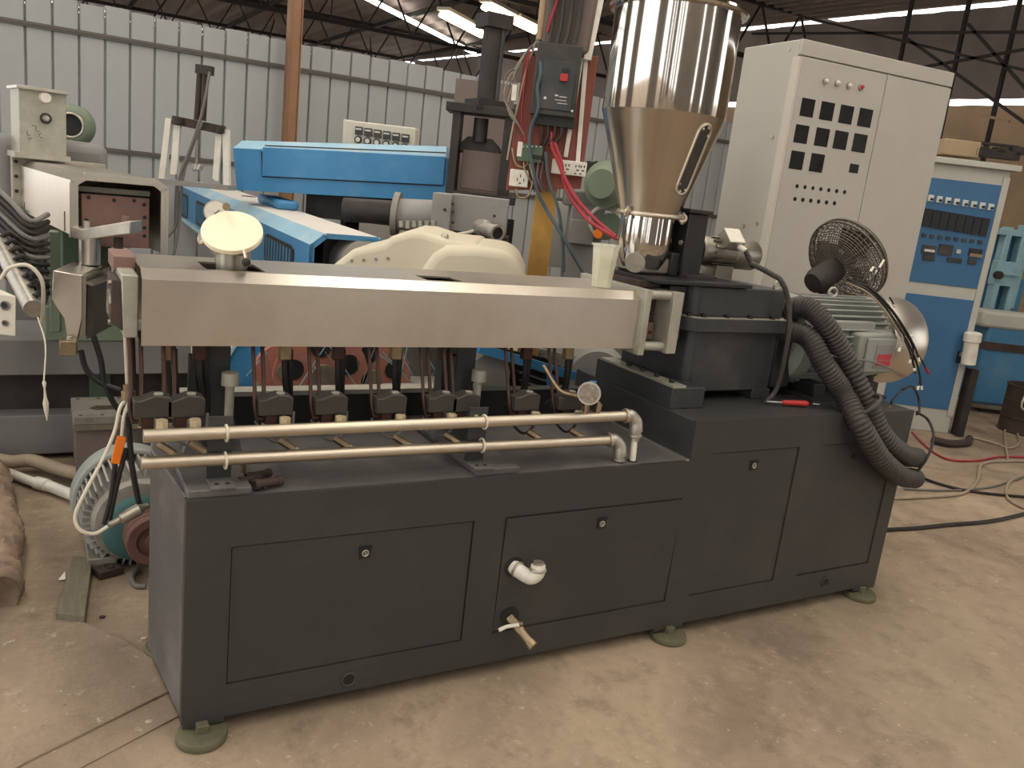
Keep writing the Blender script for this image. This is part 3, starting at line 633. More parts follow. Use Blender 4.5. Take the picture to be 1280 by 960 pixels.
# bundle of loose motor leads with white ends
WB = [on(1058, 350, y=.34), on(1085, 362, y=.26), on(1108, 385, y=.2), on(1128, 415, y=.14), on(1140, 440, y=.11), on(1146, 462, y=.10)]
wt = thing('lead_bundle', 'bundle of loose dark motor leads with white ferrules draped over the motor', 'wires', (2.95, .2, 1.2))
for k in range(9):
    j = V((random.uniform(-.02, .02), random.uniform(-.012, .012), random.uniform(-.02, .02)))
    P = [p+j*(.4+.25*i) for i, p in enumerate(WB[:4+(k % 3)])]
    e = P[-1]+V((random.uniform(-.03, .05), -.01, random.uniform(-.05, .02))); P.append(e)
    w = MB().tube(P, .0045, 6, 4).build('lead', 'cable_black' if k % 3 else 'cable_tan', wt)
    MB().cyl(e, e+(e-P[-2]).normalized()*.018, .006, n=6).build('ferrule', 'white_plastic', w)
for (a, b, m) in (((1085, 358), (1105, 325), 'white_plastic'), ((1078, 352), (1092, 334), 'white_plastic'), ((1092, 356), (1096, 338), 'white_plastic'), ((1112, 372), (1118, 384), 'white_plastic'), ((1145, 440), (1161, 467), 'cable_red')):
    P, Q = on(*a, y=.25 if m != 'cable_red' else .1), on(*b, y=.26 if m != 'cable_red' else .1); w = MB().tube([P, P.lerp(Q, .5)+V((.004, 0, 0)), Q], .004, 6, 3).build('lead', 'cable_black', wt)
    MB().cyl(P.lerp(Q, .7), Q, .0055, n=6).build('ferrule', m, w)
# two big corrugated hoses
def hose(P, r, lab, lo):
    P = [V(p) for p in P]; k = 40
    return tag(MB().tube(P, r, 18, k, True, lambda i: r*(1.0 if (i % 4) in (0, 1) else .9)).build('corrugated_hose', 'hose_plastic', loc=lo), lab, 'hose', 'corrugated cable hoses')
hose([(2.36, .33, 1.21), on(1005, 384, y=.22), on(1030, 404, y=.14), on(1055, 445, y=.10), on(1082, 500, y=.03), on(1104, 545, y=-.03), on(1130, 568, y=-.04), on(1146, 572, y=.0)], .044, 'upper of two grey corrugated hoses hanging over the base edge, in front of the motor', (2.7, 0, .7))
hose([(2.34, .30, 1.14), on(1008, 420, y=.17), on(1030, 455, y=.09), on(1053, 490, y=.045), on(1076, 532, y=-.055), on(1100, 572, y=-.075), on(1125, 594, y=-.06), on(1143, 598, y=-.01)], .044, 'lower of two grey corrugated hoses, crossing the doors of the high base', (2.6, 0, .7))
c = on(1076, 507, y=.0); MBt = MB().torus(c, V((.5, -.3, -.8)), .08, .009, 30, 8)
tag(MBt.build('hose_tie', 'hose_plastic'), 'dark band tying the two corrugated hoses together', 'tie')
# thin grey wire over the motor side
P = [(2.36, .24, 1.15), on(1030, 440, y=.12), on(1055, 448, y=.10), on(1090, 452, y=.12), on(1115, 462, y=.12)]
tag(MB().tube(P, .004, 6, 8).build('wire', 'cable_grey', loc=P[0]), 'thin grey wire crossing the hoses towards the red marked motor box', 'wire')
# things lying on the machine
s = on(1000, 503, z=.866)
pt = thing('screwdriver', 'screwdriver with red handle lying on the high base beside the conduit', 'screwdriver', s)
h0, h1 = on(978, 503, z=.878), on(1016, 505, z=.878)
dd = (h1-h0).normalized()
MB().lathe([(0, 0), (.008, 0), (.011, .01), (.0105, .03), (.012, .05), (.011, .085), (.013, .10), (.009, .115), (0, .118)], h0, dd, 16).build('handle', 'red_plastic', pt)
MB().cyl(h0, h0-dd*.07, .004, n=8).build('shaft', 'galvanized', pt)
MB().cyl(h1, h1+dd*.03, .003, n=8).build('tip', 'galvanized', pt)
cc = V((1.425, .30, 1.2825))
ct = thing('plastic_cup', 'tall translucent hexagonal plastic cup with yellow liquid on the steel cover', 'cup', cc)
MB().lathe([(0, 0), (.034, 0), (.047, .145), (.053, .146), (.053, .152), (.044, .152), (.032, .004), (0, .004)], cc, (0, 0, 1), 6).build('cup_wall', 'cup_plastic', ct)
MB().lathe([(0, .0045), (.0312, .0045), (.0395, .105), (0, .105)], cc, (0, 0, 1), 6).build('liquid', 'yellow_oil', ct)
for f in (ct.children): 
    for p in f.data.polygons: p.use_smooth = False
# rusty fittings and a brass nipple lying on the low base
ft = [((300, 602), (325, 596), .013, 'rusty pipe nipple lying across the others on the low base'), ((318, 606), (352, 600), .015, 'rusty pipe stub nearest the base edge, hollow end forward'), ((308, 596), (338, 590), .012, 'rusty pipe stub at the back of the little heap on the low base'), ((320, 603), (333, 607), .010, 'short rusty bolt in the little heap of fittings')]
for (a, b_, r, lab) in ft:
    P, Q = on(*a, z=ZL+r+.004), on(*b_, z=ZL+r+.004); d = (Q-P).normalized()
    t = thing('pipe_fitting', lab, 'fitting', (P+Q)/2-V((0, 0, r)), 'rusty fittings on the base')
    MB().lathe([(r*.6, 0), (r, 0), (r, .014), (r*.8, .016), (r*.8, (Q-P).length-.014), (r, (Q-P).length-.012), (r, (Q-P).length), (r*.6, (Q-P).length), (r*.6, .0)], P, d, 12).build('stub', 'rust', t)
    MB().cyl(P+d*.004, P+d*.006, r*.62, n=10).build('bore', 'black', t)
p = on(303, 590, z=ZL+.02)
t = thing('brass_nipple', 'small brass pipe nipple standing under the lower water pipe', 'fitting', V((p.x, p.y, ZL)))
MB().cyl((p.x, p.y, ZL+.001), (p.x, p.y, ZL+.02), .014, n=6).cyl((p.x, p.y, ZL+.02), (p.x, p.y, ZL+.05), .010, n=14).build('nipple_body', 'brass', t)
# temperature probes at the die end: white cable loop, orange plug, black leads, steel sensor
pt = thing('melt_sensor', 'white sensor cable looping from die end with orange plug and black leads', 'sensor', (-.13, .26, .3))
MB().cyl((-.128, .25, 1.10), (-.122, .245, .955), .007, n=10).build('probe_rod', 'pipe_steel', pt)
MB().cyl((-.112, .26, 1.10), (-.108, .255, .96), .008, n=10).build('rod_cover', 'copper_brown', pt)
MB().lathe([(.013, 0), (.013, .02), (.018, .022), (.018, .042), (.012, .045), (.012, .055)], (-.122, .245, .965), (.03, 0, -1), 16).build('probe_nut', 'brass', pt)
W = lambda a, y: on(*a, y=y)
MB().tube([(-.125, .243, .92), W((150, 510), .22), W((143, 540), .2), W((128, 575), .18), W((105, 618), .16), W((94, 645), .16), W((100, 662), .15), W((118, 667), .15), W((135, 658), .15)], .0048, 8).build('cable_loop', 'cable_white', pt)
MB().tube([(-.118, .243, .92), W((155, 520), .21), W((152, 545), .2)], .0048, 8).build('cable', 'cable_white', pt)
a, b_ = W((152, 546), .2), W((144, 579), .2)
MB().bar(a, b_, .022, .014, (0, 1, 0)).build('connector', 'orange_plug', pt, bevel=.002)
MB().tube([b_, W((139, 620), .2), W((130, 655), .2)], .0068, 8).build('lead', 'cable_black', pt)
MB().tube([W((158, 560), .21), W((150, 590), .2), W((143, 620), .2), W((137, 650), .2)], .0068, 8).build('lead', 'cable_black', pt)
MB().tube([W((160, 520), .22), W((163, 560), .21), W((166, 590), .2), W((174, 630), .2)], .0078, 8).build('lead', 'cable_black', pt)
a, b_ = W((136, 657), .15), W((168, 640), .16)
MB().lathe([(.004, 0), (.009, .005), (.010, .03), (.016, .034), (.017, .085), (.012, .09), (.006, .11)], a, b_-a, 18).build('sensor_body', 'raw_steel', pt)
# ------------------------------------------------------------------ white control cabinet
C0 = at(1004, 48, 4.5); d = ray(3000, 504); e1 = V((d.x, d.y, 0)).normalized(); nf = V((e1.y, -e1.x, 0))
if nf.dot(CAMPOS-C0) < 0: nf = -nf
WF = Face(C0, nf); CW = (WF.hit(1195, 87)-C0).dot(e1)
SF = Face(C0, -e1); CD_ = abs((SF.hit(931.5, 55.5)-C0).dot(nf))
CT = C0.z
WC = thing('control_cabinet', 'tall off-white control cabinet with black instrument cut-outs behind the motor', 'cabinet', C0+e1*CW/2-nf*CD_/2-V((0, 0, CT)))
def cab(x0, x1, y0, y1, z0, z1, mb=None):   # along the front, depth from the front, height
    mb = mb or MB(); c = C0+e1*((x0+x1)/2)-nf*((y0+y1)/2); c.z = (z0+z1)/2
    return mb.obox(c, e1*(x1-x0)/2, nf*(y1-y0)/2, V((0, 0, (z1-z0)/2)))
cab(0, CW, .02, CD_, .0, CT-.0).build('body', 'white_cabinet', WC, bevel=.008)
topz = WF.hit(1001, 68).z
cab(0, CW, 0, .02, topz, CT).build('top_band', 'white_cabinet', WC, bevel=.004)
sx = (WF.hit(1111, 90)-C0).dot(e1)
cab(.018, sx-.008, -.004, .018, .15, topz-.008).build('door', 'white_cabinet', WC, bevel=.004)
cab(sx+.006, CW-.004, -.002, .018, .15, topz-.008).build('door', 'white_cabinet', WC, bevel=.004)
cab(-.004, .014, -.006, .05, .1, topz-.01).build('edge_strip', 'cabinet_trim', WC)
cab(sx-.006, sx+.006, -.008, .015, .15, topz-.006).build('door_stile', 'white_cabinet', WC)
cab(0, CW, .0, .02, 0, .145).build('plinth', 'cabinet_trim', WC)
Z7 = lambda X, Y: (860+X/3, Y/3)
for (X, Y) in ((446, 404), (519, 417), (591, 430), (662, 442), (423, 503), (500, 515), (570, 526), (641, 537), (406, 601), (481, 611)):
    rbox(WF, 'instrument_opening', 'screen', WC, *Z7(X, Y), 16.5, 22.5, .004, .002)
rbox(WF, 'instrument_opening', 'screen', WC, *Z7(620, 632), 11, 11, .004, .002)
for i, (X, Y) in enumerate(((512, 303), (556, 311), (600, 321), (645, 327))):
    o = WF.disc(MB(), *Z7(X, Y), 3.6, .004, .012, 16).build('indicator_rim', 'galvanized', WC)
    WF.disc(MB(), *Z7(X, Y), 2.4, .0162, .01, 14, .7).build('indicator_lamp', 'red_mark' if i == 3 else 'dial', o)
for i in range(7): WF.disc(MB(), *Z7(407+i*29.7, 698+i*3.7), 2.2, .004, .0015, 14).build('button_hole', 'screen', WC)
for i in range(6): WF.disc(MB(), *Z7(399+i*29.6, 746+i*3.2), 2.3, .004, .0015, 14).build('button_hole', 'screen', WC)
for (X, Y) in ((380, 185), (317, 513), (260, 838), (210, 846)): SF.disc(MB(), *Z7(X, Y), 2, .0, .004, 10).build('panel_screw', 'galvanized', WC)
# ------------------------------------------------------------------ blue cabinet behind it
B0 = on(1185, 542, z=0); BF = Face(B0, -HZ)
BC = thing('electrical_cabinet', 'grey electrical cabinet with blue door panels behind the white one', 'cabinet', B0)
BW = 1.0
def bcab(u0, u1, d0, d1, z0, z1): c = B0+BF.u*((u0+u1)/2)-BF.n*((d0+d1)/2); c.z = (z0+z1)/2; return MB().obox(c, BF.u*(u1-u0)/2, BF.n*(d1-d0)/2, V((0, 0, (z1-z0)/2)))
bt = BF.hit(1262, 214).z
bcab(-BW, 0, 0, .55, 0, bt).build('body', 'cabinet_grey', BC, bevel=.006)
bcab(-BW-.03, .05, -.05, .6, bt, bt+.045).build('roof_plate', 'cabinet_grey', BC, bevel=.005)
zz = lambda px, py: BF.hit(px, py).z
ub = -.045
bcab(-BW+.05, ub, -.008, 0, zz(1222, 361), zz(1252, 232)).build('door', 'cabinet_blue', BC, bevel=.002)
bcab(-BW+.05, ub-.0, -.008, 0, zz(1183, 512), zz(1220, 376)).build('door', 'cabinet_blue', BC, bevel=.002)
for i in range(8):
    X, Y = 1162.5+i*10.7, 247.5+i*1.6
    o = rbox(BF, 'switch', 'meter_face', BC, X, Y, 6.5, 8, .008, .012); rbox(BF, 'switch_knob', 'screen', o, X+.5, Y+1.5, 3, 3, .0205, .01)
for i in range(8): rbox(BF, 'temperature_controller', 'screen', BC, 1158+i*10.2, 272+i*1.7, 9, 22, .008, .012)
for i in range(8): rbox(BF, 'toggle_switch', 'breaker', BC, 1154+i*10, 294+i*1.2, 5, 4, .008, .012)
for (X, Y, w, h, m) in ((1160, 312, 17, 11, 'breaker'), (1160, 313, 12, 3, 'meter_face'), (1181, 312, 17, 13, 'breaker'), (1160, 322, 14, 6, 'breaker'), (1218.5, 314, 16, 6, 'press_dark'), (1218, 319, 16, 4, 'brass'), (1192, 325, 18, 5, 'breaker'), (1214, 327, 10, 6, 'breaker'), (1196, 314, 5, 5, 'cabinet_grey')):
    rbox(BF, 'meter', m, BC, X, Y, w, h, .008 if m in ('breaker', 'press_dark') else .0205, .012)
bcab(-.05, .0, -.012, -.002, .15, bt-.05).build('frame_stile', 'cabinet_grey', BC)
o = rbox(BF, 'door_handle', 'black', BC, 1198, 446, 6, 14, .008, .03); BF.disc(MB(), 1199, 442, 3, .038, .02).build('handle_knob', 'galvanized', o)
# dark lump of parts and pipe lying on top
t = thing('machine_part', 'dark toothed metal rack lying on top of the blue cabinet', 'part', at(1240, 196, 7.2)); TF = Face(at(1240, 196, 7.2), -HZ)
for (X, Y, w, h) in ((1240, 193, 54, 10), (1224, 187, 10, 6), (1246, 188, 14, 6), (1266, 189, 14, 10)): TF.rect(MB(), X, Y, w, h, 0, .1).build('rack_block', 'press_dark', t)
TF.rect(MB(), 1242, 181, 54, 3, 0, .06).build('rack_rod', 'press_dark', t)
t = MB(); TF.rect(t, 1196, 186, 44, 20, -.1, .2); tag(t.build('cardboard_box', 'wall_tan', bevel=.01), 'pale box standing on the blue cabinet beside the dark rack', 'box')
# ------------------------------------------------------------------ industrial fan
FC = at(1059, 325, 4.05); fa = (RT*.80+UP*.5+_fwd*.36).normalized(); FR = .205
FN = thing('pedestal_fan', 'dusty industrial fan with wire cage turned away, behind the motor', 'fan', (FC.x, FC.y, 0))
fu, fv, _ = frame(fa)
def dome(side):
    mb = MB()
    for k in range(19):
        t = k/18; r = FR*(.15+.85*t); h = side*.1*math.sqrt(max(0, 1-t*t*.98)); mb.torus(FC+fa*h, fa, r, .0022 if k < 18 else .006, 40, 5)
    for j in range(40):
        a = 2*PI*j/40; dd = fu*math.cos(a)+fv*math.sin(a)
        mb.tube([FC+dd*FR*(.15+.85*q/7)+fa*side*.1*math.sqrt(max(0, 1-(q/7)**2*.98)) for q in range(8)], .0022, 5, 1)
    return mb
dome(1).build('cage', 'wire_mesh', FN); dome(-1).build('cage', 'wire_mesh', FN)
for j in range(3):
    a = 2*PI*j/3; P = []
    for r_, w_, tw in ((.03, .0, 0), (.05, .05, .02), (.12, .075, .03), (.185, .06, .03)):
        d1 = fu*math.cos(a)+fv*math.sin(a); d2 = -fu*math.sin(a)+fv*math.cos(a)
        P.append((FC+d1*r_-d2*w_-fa*tw, FC+d1*r_+d2*w_+fa*tw))
    mb = MB()
    for (a0, b0), (a1, b1) in zip(P, P[1:]):
        mb.obox((a0+b0+a1+b1)/4, (a1+b1-a0-b0)/4, (b0+b1-a0-a1)/4, fa*.0015)
    mb.build('blade', 'wire_mesh', FN)
MB().cyl(FC-fa*.05, FC+fa*.03, .035, n=20).build('hub', 'press_dark', FN)
MB().lathe([(0, 0), (.05, .01), (.062, .04), (.062, .16), (.05, .19), (.03, .2)], FC-fa*.26, fa, 24).build('fan_motor', 'press_dark', FN)
MB().cyl((FC-fa*.15)-V((0, 0, .05)), V((FC.x-fa.x*.15, FC.y-fa.y*.15, .03)), .022, n=14).build('pole', 'press_dark', FN)
MB().lathe([(0, 0), (.2, 0), (.2, .02), (.05, .035), (0, .04)], V((FC.x-fa.x*.15, FC.y-fa.y*.15, 0)), (0, 0, 1), 32).build('base', 'press_dark', FN)
# ------------------------------------------------------------------ right background: pale frame, tank, drum
RF = Face(at(1255, 340, 8.2), -HZ)
t = thing('pale_frame', 'pale blue machine frame with window openings, right of the blue cabinet', 'machine', V((RF.P.x, RF.P.y, 0)))
for (X, Y, w, h) in ((1242, 340, 7, 112), (1263, 338, 8, 112), (1257, 290, 30, 8), (1249, 341, 24, 30), (1243, 393, 30, 12)): RF.rect(MB(), X, Y, w, h, 0, .12).build('frame_member', 'pale_blue', t, bevel=.008)
RF.rect(MB(), 1250, 342, 30, 108, -.14, .1).build('back_plate', 'steel_blue', t)
RF.rect(MB(), 1272, 338, 8, 95, -.1, .15).build('column', 'pale_blue', t, bevel=.01)
RF.disc(MB(), 1238, 342, 5, .12, .05, 16).build('shaft_end', 'press_dark', t); RF.rect(MB(), 1252, 341, 24, 2, .13, .03).build('lever', 'pale_blue', t)
for (X, Y) in ((1238, 338),): pass
bz = on(1240, 510, z=0)
MB_ = RF.rect(MB(), 1240, 450, 40, 200, -.25, .2); MB_.build('lower_body', 'steel_blue', t)
TF2 = Face(on(1250, 512, z=0), -HZ)
t = thing('storage_tank', 'blue machine housing with pale rounded top and brown stripe at right edge', 'machine', TF2.P)
TF2.rect(MB(), 1262, 455, 108, 95, .0, .25).build('housing', 'steel_blue', t, bevel=.03)
TF2.rect(MB(), 1263, 399, 106, 20, -.02, .29).build('housing_top', 'cabinet_grey', t, bevel=.03)
TF2.rect(MB(), 1262, 431, 110, 9, .25, .02).build('stripe', 'rust', t)
TF2.rect(MB(), 1264, 517, 108, 26, .02, .2).build('skid', 'press_dark', t)
TF2.rect(MB(), 1262, 505, 140, 5, .22, .05).build('skid_rail', 'raw_steel', t)
LF = Face(on(1202, 545, z=0), -HZ); t = thing('black_stand', 'black post with white plastic cap beside the blue cabinet edge', 'stand', LF.P)
l0 = LF.hit(1196, 543); MB().bar(l0+V((0, 0, 0)), V((l0.x, l0.y, LF.hit(1208, 460).z)), .1, .06, LF.u).build('post', 'press_dark', t)
a = LF.hit(1210, 455, .05); b_ = LF.hit(1216, 420, .05); MB().lathe([(0, 0), (.055, 0), (.055, .18), (.066, .185), (.066, .25), (.05, .26), (0, .26)], a, (b_-a), 20).build('cap', 'white_plastic', t)
dr = on(1278, 540, z=0); t = thing('steel_drum', 'rusty brown steel drum cut off by the right picture edge', 'drum', dr)
MB().lathe([(0, 0), (.2, 0), (.205, .01), (.2, .02), (.2, .13), (.206, .135), (.2, .14), (.2, .28), (.206, .285), (.2, .29), (.2, .4), (.208, .405), (.208, .415), (.19, .415), (.19, .05), (0, .05)], dr+V((0, 0, 0)), (0, 0, 1), 32).build('shell', 'rust', t)
a = on(1254, 478, x=dr.x-.2); MB().tube([dr+V((-.2, -.05, .38)), dr+V((-.28, -.1, .25)), dr+V((-.15, -.24, .27))], .008, 8).build('wire_handle', 'galvanized', t)
# ------------------------------------------------------------------ cables on the floor at the right
def cable(name, pts, r, m, lab, cat='cable', z=None):
    P = [on(px, py, z=r+.002) for px, py in pts]; return tag(MB().tube(P, r, 8, 8).build(name, m, loc=P[0]), lab, cat)
cable('floor_cable', [(1108, 662), (1145, 660), (1185, 656), (1240, 651), (1290, 640)], .011, 'cable_black', 'thick black cable running along the floor from the base to the right edge')
cable('floor_cable', [(1110, 623), (1160, 621), (1205, 616), (1222, 600), (1225, 583), (1240, 577), (1290, 576)], .010, 'cable_tan', 'tan cable curving in an S on the floor behind the base')
cable('floor_cable', [(1140, 592), (1175, 605), (1220, 615), (1290, 622)], .009, 'cable_black', 'black cable lying straight from the hose ends to the right edge')
cable('floor_cable', [(1130, 611), (1180, 613), (1230, 610), (1262, 602), (1290, 592)], .007, 'cable_grey', 'thin grey cable crossing the tan cable on the floor')
cable('floor_cable', [(1140, 540), (1160, 560), (1185, 574), (1220, 576), (1250, 571), (1290, 572)], .008, 'cable_red', 'reddish cable lying on the floor at the foot of the blue cabinet')
cable('floor_cable', [(1210, 545), (1240, 553), (1262, 560), (1274, 553), (1270, 540), (1258, 536)], .009, 'cable_tan', 'tan cable bent in a hook on the floor near the drum')
cable('floor_cable', [(1290, 592), (1268, 598), (1258, 610), (1262, 625), (1290, 640)], .009, 'cable_tan', 'tan cable looped at the right edge of the floor')
cable('floor_cable', [(1290, 530), (1266, 528), (1256, 540), (1260, 575)], .009, 'cable_tan', 'tan cable arching from the drum to the other floor cables')
cable('red_tube', [(1165, 549), (1185, 554), (1208, 553), (1212, 548)], .03, 'rust', 'rusty red bundle lying on the floor before the blue cabinet', 'bundle')
P = [on(1128, 487, y=.15), on(1140, 483, y=.3), on(1148, 497, y=.35), on(1149, 515, y=.3), on(1146, 518, y=.25)]
tag(MB().tube(P, .006, 8).build('motor_cable', 'cable_black', loc=P[0]), 'black cable loop below the motor fan cowl', 'cable')
P = [on(1126, 488, y=.12), on(1116, 500, y=.1), on(1113, 506, y=.1)]; q = on(1111, 522, y=.02)
t = thing('earth_lead', 'short black lead with yellow end hanging at the base top edge', 'wire', P[0]); MB().tube(P+[on(1112.5, 509, y=.06)], .005, 8).build('lead', 'cable_black', t); MB().tube([on(1112.5, 509, y=.06), on(1111, 516, y=.03), q], .0055, 8).build('sleeve', 'post_yellow', t)
P = [on(1146, 515, y=.1), on(1160, 525, y=.1), on(1167, 545, y=.0), on(1160, 570, y=-.05), on(1145, 592, y=-.05)]
tag(MB().tube(P, .006, 8).build('hanging_cable', 'cable_black', loc=P[0]), 'thin black cable curving down past the hose ends', 'cable')
# ------------------------------------------------------------------ background extruder at the left
ang = math.radians(10); LA = V((-math.sin(ang), math.cos(ang), 0)); LB = V((math.cos(ang), math.sin(ang), 0)); LO = V((-.189, 2.185, 0))
def lp(b_, a, z): return LO+LB*b_+LA*a+V((0, 0, z))
LE = thing('old_extruder', 'older extruder at left with dull steel barrel cover and many black hoses', 'machine', (-.2, 2.9, 0))
prof = [(0, 1.155), (0, 1.40), (.045, 1.432), (.38, 1.432), (.425, 1.40), (.425, 1.08)]; L2 = 1.2
c = MB()
for i, (p, q) in enumerate(zip(prof, prof[1:])):
    inn = [LB*.008, LB*.006-V((0, 0, .006)), V((0, 0, -.008)), -LB*.006-V((0, 0, .006)), -LB*.008][i]
    c.prism([lp(p[0], 0, p[1]), lp(p[0], L2, p[1]), lp(q[0], L2, q[1]), lp(q[0], 0, q[1])], inn)
c.build('barrel_cover', 'brushed_steel', LE)
e = MB()
lip = [(.0, 1.155), (0, 1.40), (.045, 1.432), (.38, 1.432), (.425, 1.40), (.425, 1.08)]
for p, q in zip(lip, lip[1:]): e.bar(lp(p[0]+(.014 if p[0] < .2 else -.014), .008, p[1]-.01), lp(q[0]+(.014 if q[0] < .2 else -.014), .008, q[1]-.01), .036, .012, LA)
e.build('cover_lip', 'brushed_steel', LE)
for a_, z0, z1 in ((.12, 1.16, 1.25), (1.08, 1.16, 1.21)): MB().obox(lp(-.001, a_, (z0+z1)/2), LB*.001, LA*.006, V((0, 0, (z1-z0)/2))).build('cover_slot', 'black', LE)
MB().obox(lp(.21, .10, 1.22), LB*.15, LA*.03, V((0, 0, .12))).build('barrel_flange', 'rust_red', LE, bevel=.003)
for b_, z in ((.09, 1.325), (.2, 1.32), (.29, 1.325), (.335, 1.31), (.338, 1.25), (.338, 1.2), (.338, 1.16), (.08, 1.22)): MB().cyl(lp(b_, .075, z), lp(b_, .066, z), .009, n=10).build('flange_bolt', 'black', LE)
MB().obox(lp(.2, .12, 1.36), LB*.17, LA*.02, V((0, 0, .012))).build('terminal_strip', 'cast_grey', LE)
MB().obox(lp(.2, .7, 1.22), LB*.1, LA*.5, V((0, 0, .08))).build('barrel', 'press_dark', LE)
MB().obox(lp(.2, L2+.01, 1.27), LB*.24, LA*.02, V((0, 0, .18))).build('feed_flange', 'zinc_plate', LE, bevel=.004)
for z in (1.18, 1.26, 1.34, 1.42): MB().cyl(lp(-.02, L2-.01, z), lp(-.02, L2-.02, z), .01, n=8).build('flange_bolt', 'press_dark', LE)
MB().obox(lp(.2, L2+.55, 1.3), LB*.3, LA*.42, V((0, 0, .26))).build('gearbox', 'grey_paint', LE, bevel=.06, seg=3)
# arm, shaft and die guard in front of its open end
AF = Face(lp(.15, -.15, 1.2), -HZ)
def apt(px, py, off=0): return AF.hit(px, py, off)
a0, a1, a2, a3 = apt(90, 283), apt(163, 277), apt(163, 293), apt(90, 300)
MB().prism([apt(90, 283), apt(102, 286), apt(163, 276), apt(163, 293), apt(102, 300), apt(90, 298)], -AF.n*.12).build('die_arm', 'galvanized', LE, bevel=.006)
for (X, Y) in ((101, 280), (150, 274)): c = apt(X, Y); MB().cyl(c-AF.n*.05-V((0, 0, .02)), c-AF.n*.05+V((0, 0, .012)), .016, n=12).build('arm_bolt', 'rust_red' if X > 120 else 'galvanized', LE)
c0, c1 = apt(112, 297, -.05), apt(111, 330, -.05); MB().cyl(V((c0.x, c0.y, c0.z)), V((c0.x, c0.y, c1.z)), .045, n=28).build('die_shaft', 'brushed_steel', LE)
c0, c1 = apt(148, 297, -.05), apt(146, 345, -.05); MB().cyl(V((c0.x, c0.y, c0.z)), V((c0.x, c0.y, c1.z)), .02, n=16).build('hinge_pin', 'rust', LE)
GF = Face(lp(.1, -.35, 1.0), (-.12, -1, 0))
g = [GF.hit(*q) for q in ((66, 338), (103, 344), (103, 398), (97, 424), (84, 424), (80, 398), (64, 374))]
MB().prism(g, LA*.34+LB*.16).build('die_guard', 'brushed_steel', LE, bevel=.004)
g = [GF.hit(*q, .004) for q in ((103, 344), (108, 346), (107, 420), (98, 425), (103, 398))]
MB().prism(g, LA*.34+LB*.18).build('guard_frame', 'raw_steel', LE)
g = [GF.hit(*q, .01) for q in ((110, 352), (115, 354), (117, 420), (108, 424))]
MB().prism(g, LA*.3+LB*.18).build('die_face', 'press_dark', LE)
MB().prism([GF.hit(108, 352, .02), GF.hit(116, 355, .02), GF.hit(116, 358, .02), GF.hit(108, 355, .02)], LA*.2+LB*.12).build('die_ledge', 'raw_steel', LE)
o = GF.rect(MB(), 87, 431, 21, 18, .0, .08).build('clamp_block', 'brass', LE, bevel=.003); c = GF.hit(87, 427, .04); MB().cyl(c+V((0, 0, -.01)), c+V((0, 0, .022)), .012, n=14).build('clamp_bolt', 'zinc_plate', o)
for P in ([GF.hit(101, 438), GF.hit(108, 462), GF.hit(125, 478), GF.hit(150, 488)], [GF.hit(117, 420), GF.hit(126, 450), GF.hit(131, 480), GF.hit(145, 508), GF.hit(160, 520)]):
    MB().tube(P, .013, 10).build('heater_cable', 'cable_black', LE)
# box hopper with handwritten marks, on the back of the cover
BFc = Face(lp(.2, L2-.12, 1.5), -LA)
bxo = BFc.rect(MB(), 54, 153, 59, 86, -.25, .25).build('feed_box', 'zinc_plate', LE, bevel=.003)
BFc.rect(MB(), 54, 112.5, 68, 3.5, -.27, .3).build('box_lip', 'galvanized', bxo); BFc.rect(MB(), 53, 196, 70, 7, -.2, .22).build('box_foot', 'zinc_plate', bxo)
BFc.disc(MB(), 56.5, 122, 8, .0, .02, 20, .8).build('box_cap', 'white_plastic', bxo); BFc.disc(MB(), 57, 148, 7, .0, .012, 20).build('shaft_seal', 'black', bxo); BFc.disc(MB(), 57, 148, 5, .012, .02, 20, .6).build('shaft_end', 'galvanized', bxo)
for (X, Y, w, h) in ((42, 157, 5, 1.2), (45, 160, 1.2, 5), (47, 164, 5, 1.2), (34, 166, 1.2, 5), (36, 169, 4, 1.2), (38, 173, 5, 1.2), (36, 175, 2, 1.2), (49, 169, 1.2, 4), (52, 172, 4, 1.2), (51, 167, 3, 1)): BFc.rect(MB(), X, Y, w, h, .0002, .001).build('ink_stroke', 'cable_grey', bxo)
# green blower behind the box
gc_ = at(91, 157, 5.6); gd = (V((-.15, -1, 0))).normalized()
GB = thing('green_blower', 'pale green round blower housing behind the steel feed box', 'blower', gc_-V((0, 0, .15)))
MB().lathe([(.07, .12), (.09, .12), (.12, .1), (.135, .06), (.135, -.06), (.1, -.1), (0, -.1)], gc_, gd, 36).build('housing', 'dull_green', GB)
MB().torus(gc_+gd*.12, gd, .075, .008, 30, 8).build('intake_rim', 'galvanized', GB); MB().cyl(gc_+gd*.08, gc_+gd*.09, .075, n=28).build('intake', 'black', GB)
MB().cyl(gc_-gd*.1, gc_-gd*.34, .09, n=24).build('blower_motor', 'dull_green', GB)
MB().box((gc_.x-.08, gc_.y-.05, gc_.z-.2), (gc_.x+.08, gc_.y+.15, gc_.z-.1)).build('blower_foot', 'grey_paint', GB)
